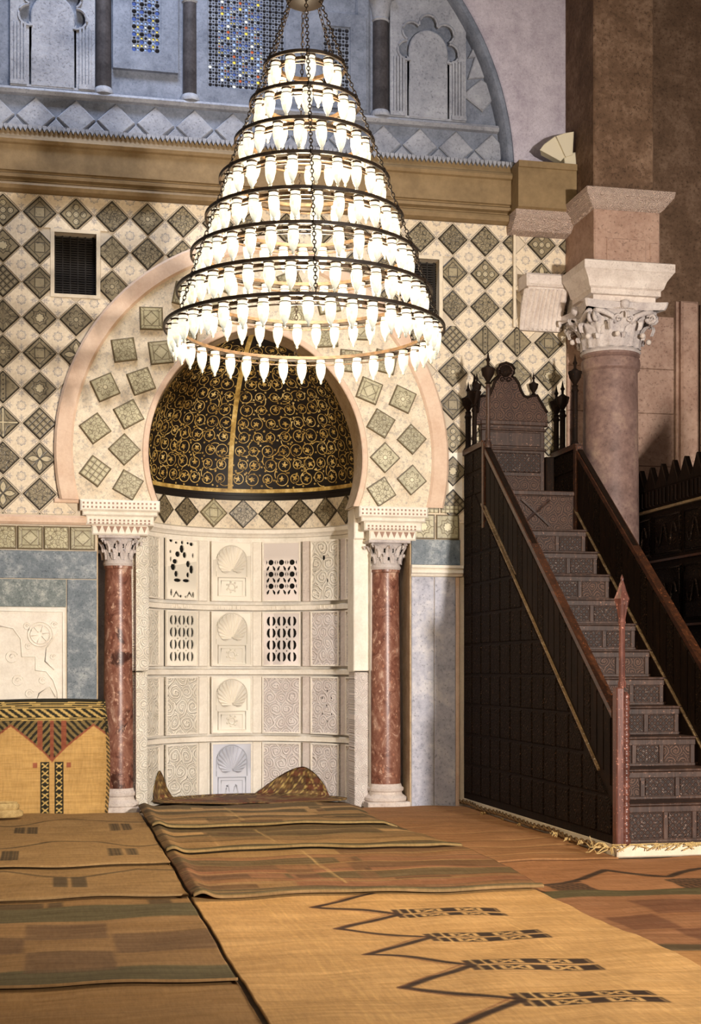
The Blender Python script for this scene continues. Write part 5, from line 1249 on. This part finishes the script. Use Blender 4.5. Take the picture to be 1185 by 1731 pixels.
# mat standing against the left wall
U, Vv = np.meshgrid(np.linspace(-2.9, -1.285, 260), np.linspace(0, 1, 160))
zh = 0.955+0.02*np.cos((U+1.75)*2.2); Zs = Vv*zh+0.035
Ys = -0.26+0.19*Vv**0.8-0.03*np.sin(Vv*pi)-0.03*np.clip((U+1.42)/0.13, 0, 1)**2
Xs = U+0.035*np.clip((U+1.6)/0.3, 0, 1)*np.sin(Vv*pi*0.9)-0.03*np.clip((U+1.6)/0.3, 0, 1)*Vv
col = np.ones(U.shape+(3,))*C(194, 148, 76); zl = Vv*zh
BL, RD, YL_ = (40, 36, 24), (150, 70, 44), (216, 178, 92)
xc0 = onY(88, 1300, -0.2).x; d = np.abs(np.mod(U-xc0+0.345, 0.69)-0.345)
arch = 0.44+0.31*np.clip(d/0.345, 0, 1)**0.85; sp = (zl > arch) & (zl < 0.785)
hat = np.mod((d+zl*0.9)*17, 1) < 0.52
col = paint(col, sp*1.0, BL); col = paint(col, (sp & hat)*0.55, (196, 158, 78)); col = paint(col, (sp & (np.abs(d-0.10) < 0.022))*0.9, RD); col = paint(col, (sp & (d < 0.016))*0.9, RD)
col = paint(col, ((np.abs(zl-arch) < 0.010) & (zl < 0.79))*0.9, RD)
col = paint(col, (zl > 0.785)*1.0, BL)
bd = (zl > 0.815) & (zl < 0.885); col = paint(col, (bd & (np.mod((U*1.0+zl*1.4)*13, 1) < 0.45))*0.9, YL_)
for z in (0.792, 0.806, 0.890, 0.906, 0.922, 0.94): col = paint(col, (np.abs(zl-z) < 0.0035)*0.95, YL_)
for s_ in (-1, 1):
    q = np.mod(U-xc0+0.345, 0.69)-0.345-s_*0.058; lad = (np.abs(q) < 0.038) & (zl < 0.44); f = np.mod(zl/0.062, 1)-0.5
    col = paint(col, lad*1.0, BL); mot = (np.abs(np.abs(f*2)-np.abs(q/0.038)) < 0.20) & (np.abs(q) < 0.026) & (np.abs(f) < 0.36); col = paint(col, (lad & mot)*0.95, YL_)
col = paint(col, ((d > 0.12) & (d < 0.16) & (np.abs(zl-0.41) < 0.02))*0.9, RD)
col = paint(col, (U > -1.315)*((np.mod(zl*26+U*30, 1) < 0.6)*1.0)*0.8, BL)
mat_mesh('standing_mat', Xs, Ys, Zs, vary(col, U*2, zl*2, 31, 10), 'golden reed mat with black arcade pattern standing against the left wall', group=None)
# ------------------------------------------------------------------ small things on the floor
cp = onZ(20, 1386, 0.04)
t = empty('folded_bundle', (cp.x-0.06, cp.y-0.02, 0.066), 'pale folded bundle lying at the foot of the standing mat', 'bundle')
mb = MB()
for z0, z1, w, dpt in ((0.0, 0.06, 0.15, 0.09), (0.06, 0.115, 0.12, 0.075)):
    mb.lathe([(0.9, z0), (1.0, z0+0.012), (1.0, z1-0.015), (0.85, z1)], (0, 0, 0), 16, Matrix.Diagonal((w, dpt, 1, 1)))
mb.build('folds', M_STRAW, t, smooth=40)
MB().tube([(-0.125, -0.02, 0.118), (-0.05, -0.05, 0.125), (0.05, -0.03, 0.122), (0.10, 0.0, 0.116)], 0.008, 5).build('loose_end', M_STRAW, t, smooth=True)
fr = empty('reed_edging', (1.93, -1.7, 0.0), 'frayed rope of dry reed laid along the foot of the minbar', 'rope')
mb = MB(); a, b = Vector((1.915, 0.0, 0.060)), Vector((1.90, -3.45, 0.060))
for s in (0, 1, 2):
    mb.tube([a+(b-a)*(i/90)+Vector((0.016*cos(i*0.8+s*2.1)+0.008*sin(i*0.31), 0, 0.014*sin(i*0.8+s*2.1)-0.008+0.006*sin(i*0.23))) for i in range(91)], 0.009, 5)
at0(mb.build('twisted_strand', M_EDGE, fr, smooth=True), (-1.93, 1.7, 0))
mb = MB()
def tuft(x, y, z, n, L, sp):
    for k in range(n):
        a = random.uniform(0, 2*pi) if sp > 1 else random.uniform(pi*0.7, pi*1.5); l = L*random.uniform(0.5, 1); up_ = random.uniform(0.1, 0.9)
        mb.tube([(x+cos(a)*l*q*sp*0.7, y+sin(a)*l*q*sp*0.5, max(0.04, z+up_*l*q-0.9*l*q*q*random.uniform(0.3, 1))) for q in (0, 0.3, 0.6, 0.85, 1)], [0.006, 0.006, 0.005, 0.004, 0.002], 4)
for u, v, n, L in ((822, 1376, 4, 0.10), (850, 1385, 3, 0.05), (880, 1394, 4, 0.06), (905, 1398, 4, 0.06), (940, 1412, 9, 0.10), (962, 1420, 6, 0.08), (985, 1425, 5, 0.08)):
    p = onZ(u, v, 0.05); tuft(p.x, p.y, 0.05, n, L, 0.8)
tuft(1.90, -3.60, 0.06, 16, 0.24, 1.2)
at0(mb.build('loose_fibre', M_STRAW, fr, kind='stuff'), (-1.93, 1.7, 0))
mb = MB()
for k in range(60): x = 1.95+0.95*random.random(); mb.tube([(x, -3.60, 0.085), (x+random.uniform(-0.06, 0.06), -3.64, 0.09), (x+random.uniform(-0.1, 0.1), -3.66, random.uniform(0.04, 0.1))], 0.004, 4)
at0(mb.build('step_fringe', M_STRAW, fr, kind='stuff'), (-1.93, 1.7, 0))

# ------------------------------------------------------------------ chandelier
CX_, CY_ = -0.223, -3.869
ch = empty('chandelier', (CX_, CY_, 3.20), 'great cone-shaped chandelier of eight iron hoops hung with lit glass lamps', 'chandelier'); CZ = -3.20
RINGS = [(0.247, 4.998, 10), (0.334, 4.766, 14), (0.427, 4.529, 18), (0.521, 4.292, 22), (0.607, 4.056, 27), (0.697, 3.826, 31), (0.785, 3.594, 36), (0.862, 3.373, 40)]
lm = MB().lathe([(0.020, 0.012), (0.029, 0.008), (0.031, -0.004), (0.027, -0.014), (0.031, -0.03), (0.034, -0.055), (0.031, -0.09), (0.022, -0.123), (0.012, -0.143), (0.007, -0.150), (0.010, -0.157), (0.008, -0.164), (0.0, -0.172)], seg=12)
LAMP = lm.mesh('glass_lamp', True); LAMP.materials.append(M_LAMP)
for ri, (r, z, n) in enumerate(RINGS):
    mb = MB(); sg = 96
    mb.lathe([(r-0.004, 0.0), (r+0.010, 0.0), (r+0.010, -0.020), (r-0.004, -0.020), (r-0.004, 0.0)], seg=sg)
    hoop = mb.build('hoop', M_IRON, ch, loc=(0, 0, z+CZ), smooth=30)
    mb = MB(); mb.lathe([(r-0.100, -0.004), (r-0.086, -0.004), (r-0.086, -0.024), (r-0.100, -0.024), (r-0.100, -0.004)], seg=sg)
    mb.lathe([(r-0.060, -0.052), (r-0.050, -0.052), (r-0.050, -0.060), (r-0.060, -0.060), (r-0.060, -0.052)], seg=sg)
    off = random.uniform(0, 1) if ri else 0.0
    az = [2*pi*(k+off)/n-pi/2+YAW*0 for k in range(n)]
    for a in az:
        M = Rz(a); mb.box(r-0.09, r, -0.003, 0.003, -0.016, -0.008, M); rl = r-0.048
        mb.lathe([(0.031, -0.010), (0.033, -0.012), (0.033, -0.020), (0.031, -0.022)], (rl*cos(a), rl*sin(a), 0), 10)
        mb.tube([(rl*cos(a)+0.036*cos(t), rl*sin(a)+0.036*sin(t), -0.046) for t in [2*pi*q/8 for q in range(8)]], 0.0025, 4, close=True)
    mb.build('lamp_bracket', M_BRASS, hoop)
    for a in az: inst('glass_lamp', LAMP, hoop, Tr((r-0.048)*cos(a), (r-0.048)*sin(a), -0.014) @ Rz(random.uniform(0, 6)) @ Ry(random.uniform(-0.05, 0.05)))
bowl = MB().lathe([(0.0, 0.0), (0.06, 0.004), (0.11, 0.03), (0.125, 0.07), (0.115, 0.09), (0.05, 0.12), (0.03, 0.16), (0.018, 0.2), (0.012, 0.24), (0.012, 4.2)], seg=32).build('top_bowl', M_BLACKLAC, ch, loc=(0, 0, 5.36+CZ), smooth=35)
def links(mb, p, q, L=0.034):
    p, q = Vector(p), Vector(q); n = max(1, round((q-p).length/(L*0.78))); t = (q-p).normalized(); a = t.cross(Vector((0, 0, 1)) if abs(t.z) < 0.95 else Vector((1, 0, 0))).normalized(); b = t.cross(a)
    for i in range(n):
        c = p+(q-p)*((i+0.5)/n); s = a if i % 2 else b
        mb.tube([c+t*(L*0.5*cos(w))+s*(L*0.30*sin(w)) for w in [2*pi*k/8 for k in range(8)]], 0.0034, 4, close=True)
for k in range(6):
    a = 2*pi*k/6+0.42; P = [(0.10, 5.40)]+[(r+0.008, z) for r, z, n in RINGS]; mb = MB()
    for (r0, z0), (r1, z1) in zip(P, P[1:]): links(mb, (r0*cos(a), r0*sin(a), z0+CZ), (r1*cos(a), r1*sin(a), z1+CZ))
    mb.build('chain', M_IRON, ch, smooth=True)
for z, e in ((4.80, 8), (4.55, 24), (4.1, 44), (3.65, 62), (3.22, 60)):      # the light of its many lamps
    L = bpy.data.lights.new('lamp_glow', 'POINT'); L.energy = e*CH_E; L.color = (1.0, 0.80, 0.54); L.shadow_soft_size = 0.12
    o = bpy.data.objects.new('lamp_glow', L); o.location = (0, 0, z+CZ); COL.objects.link(o); o.parent = ch
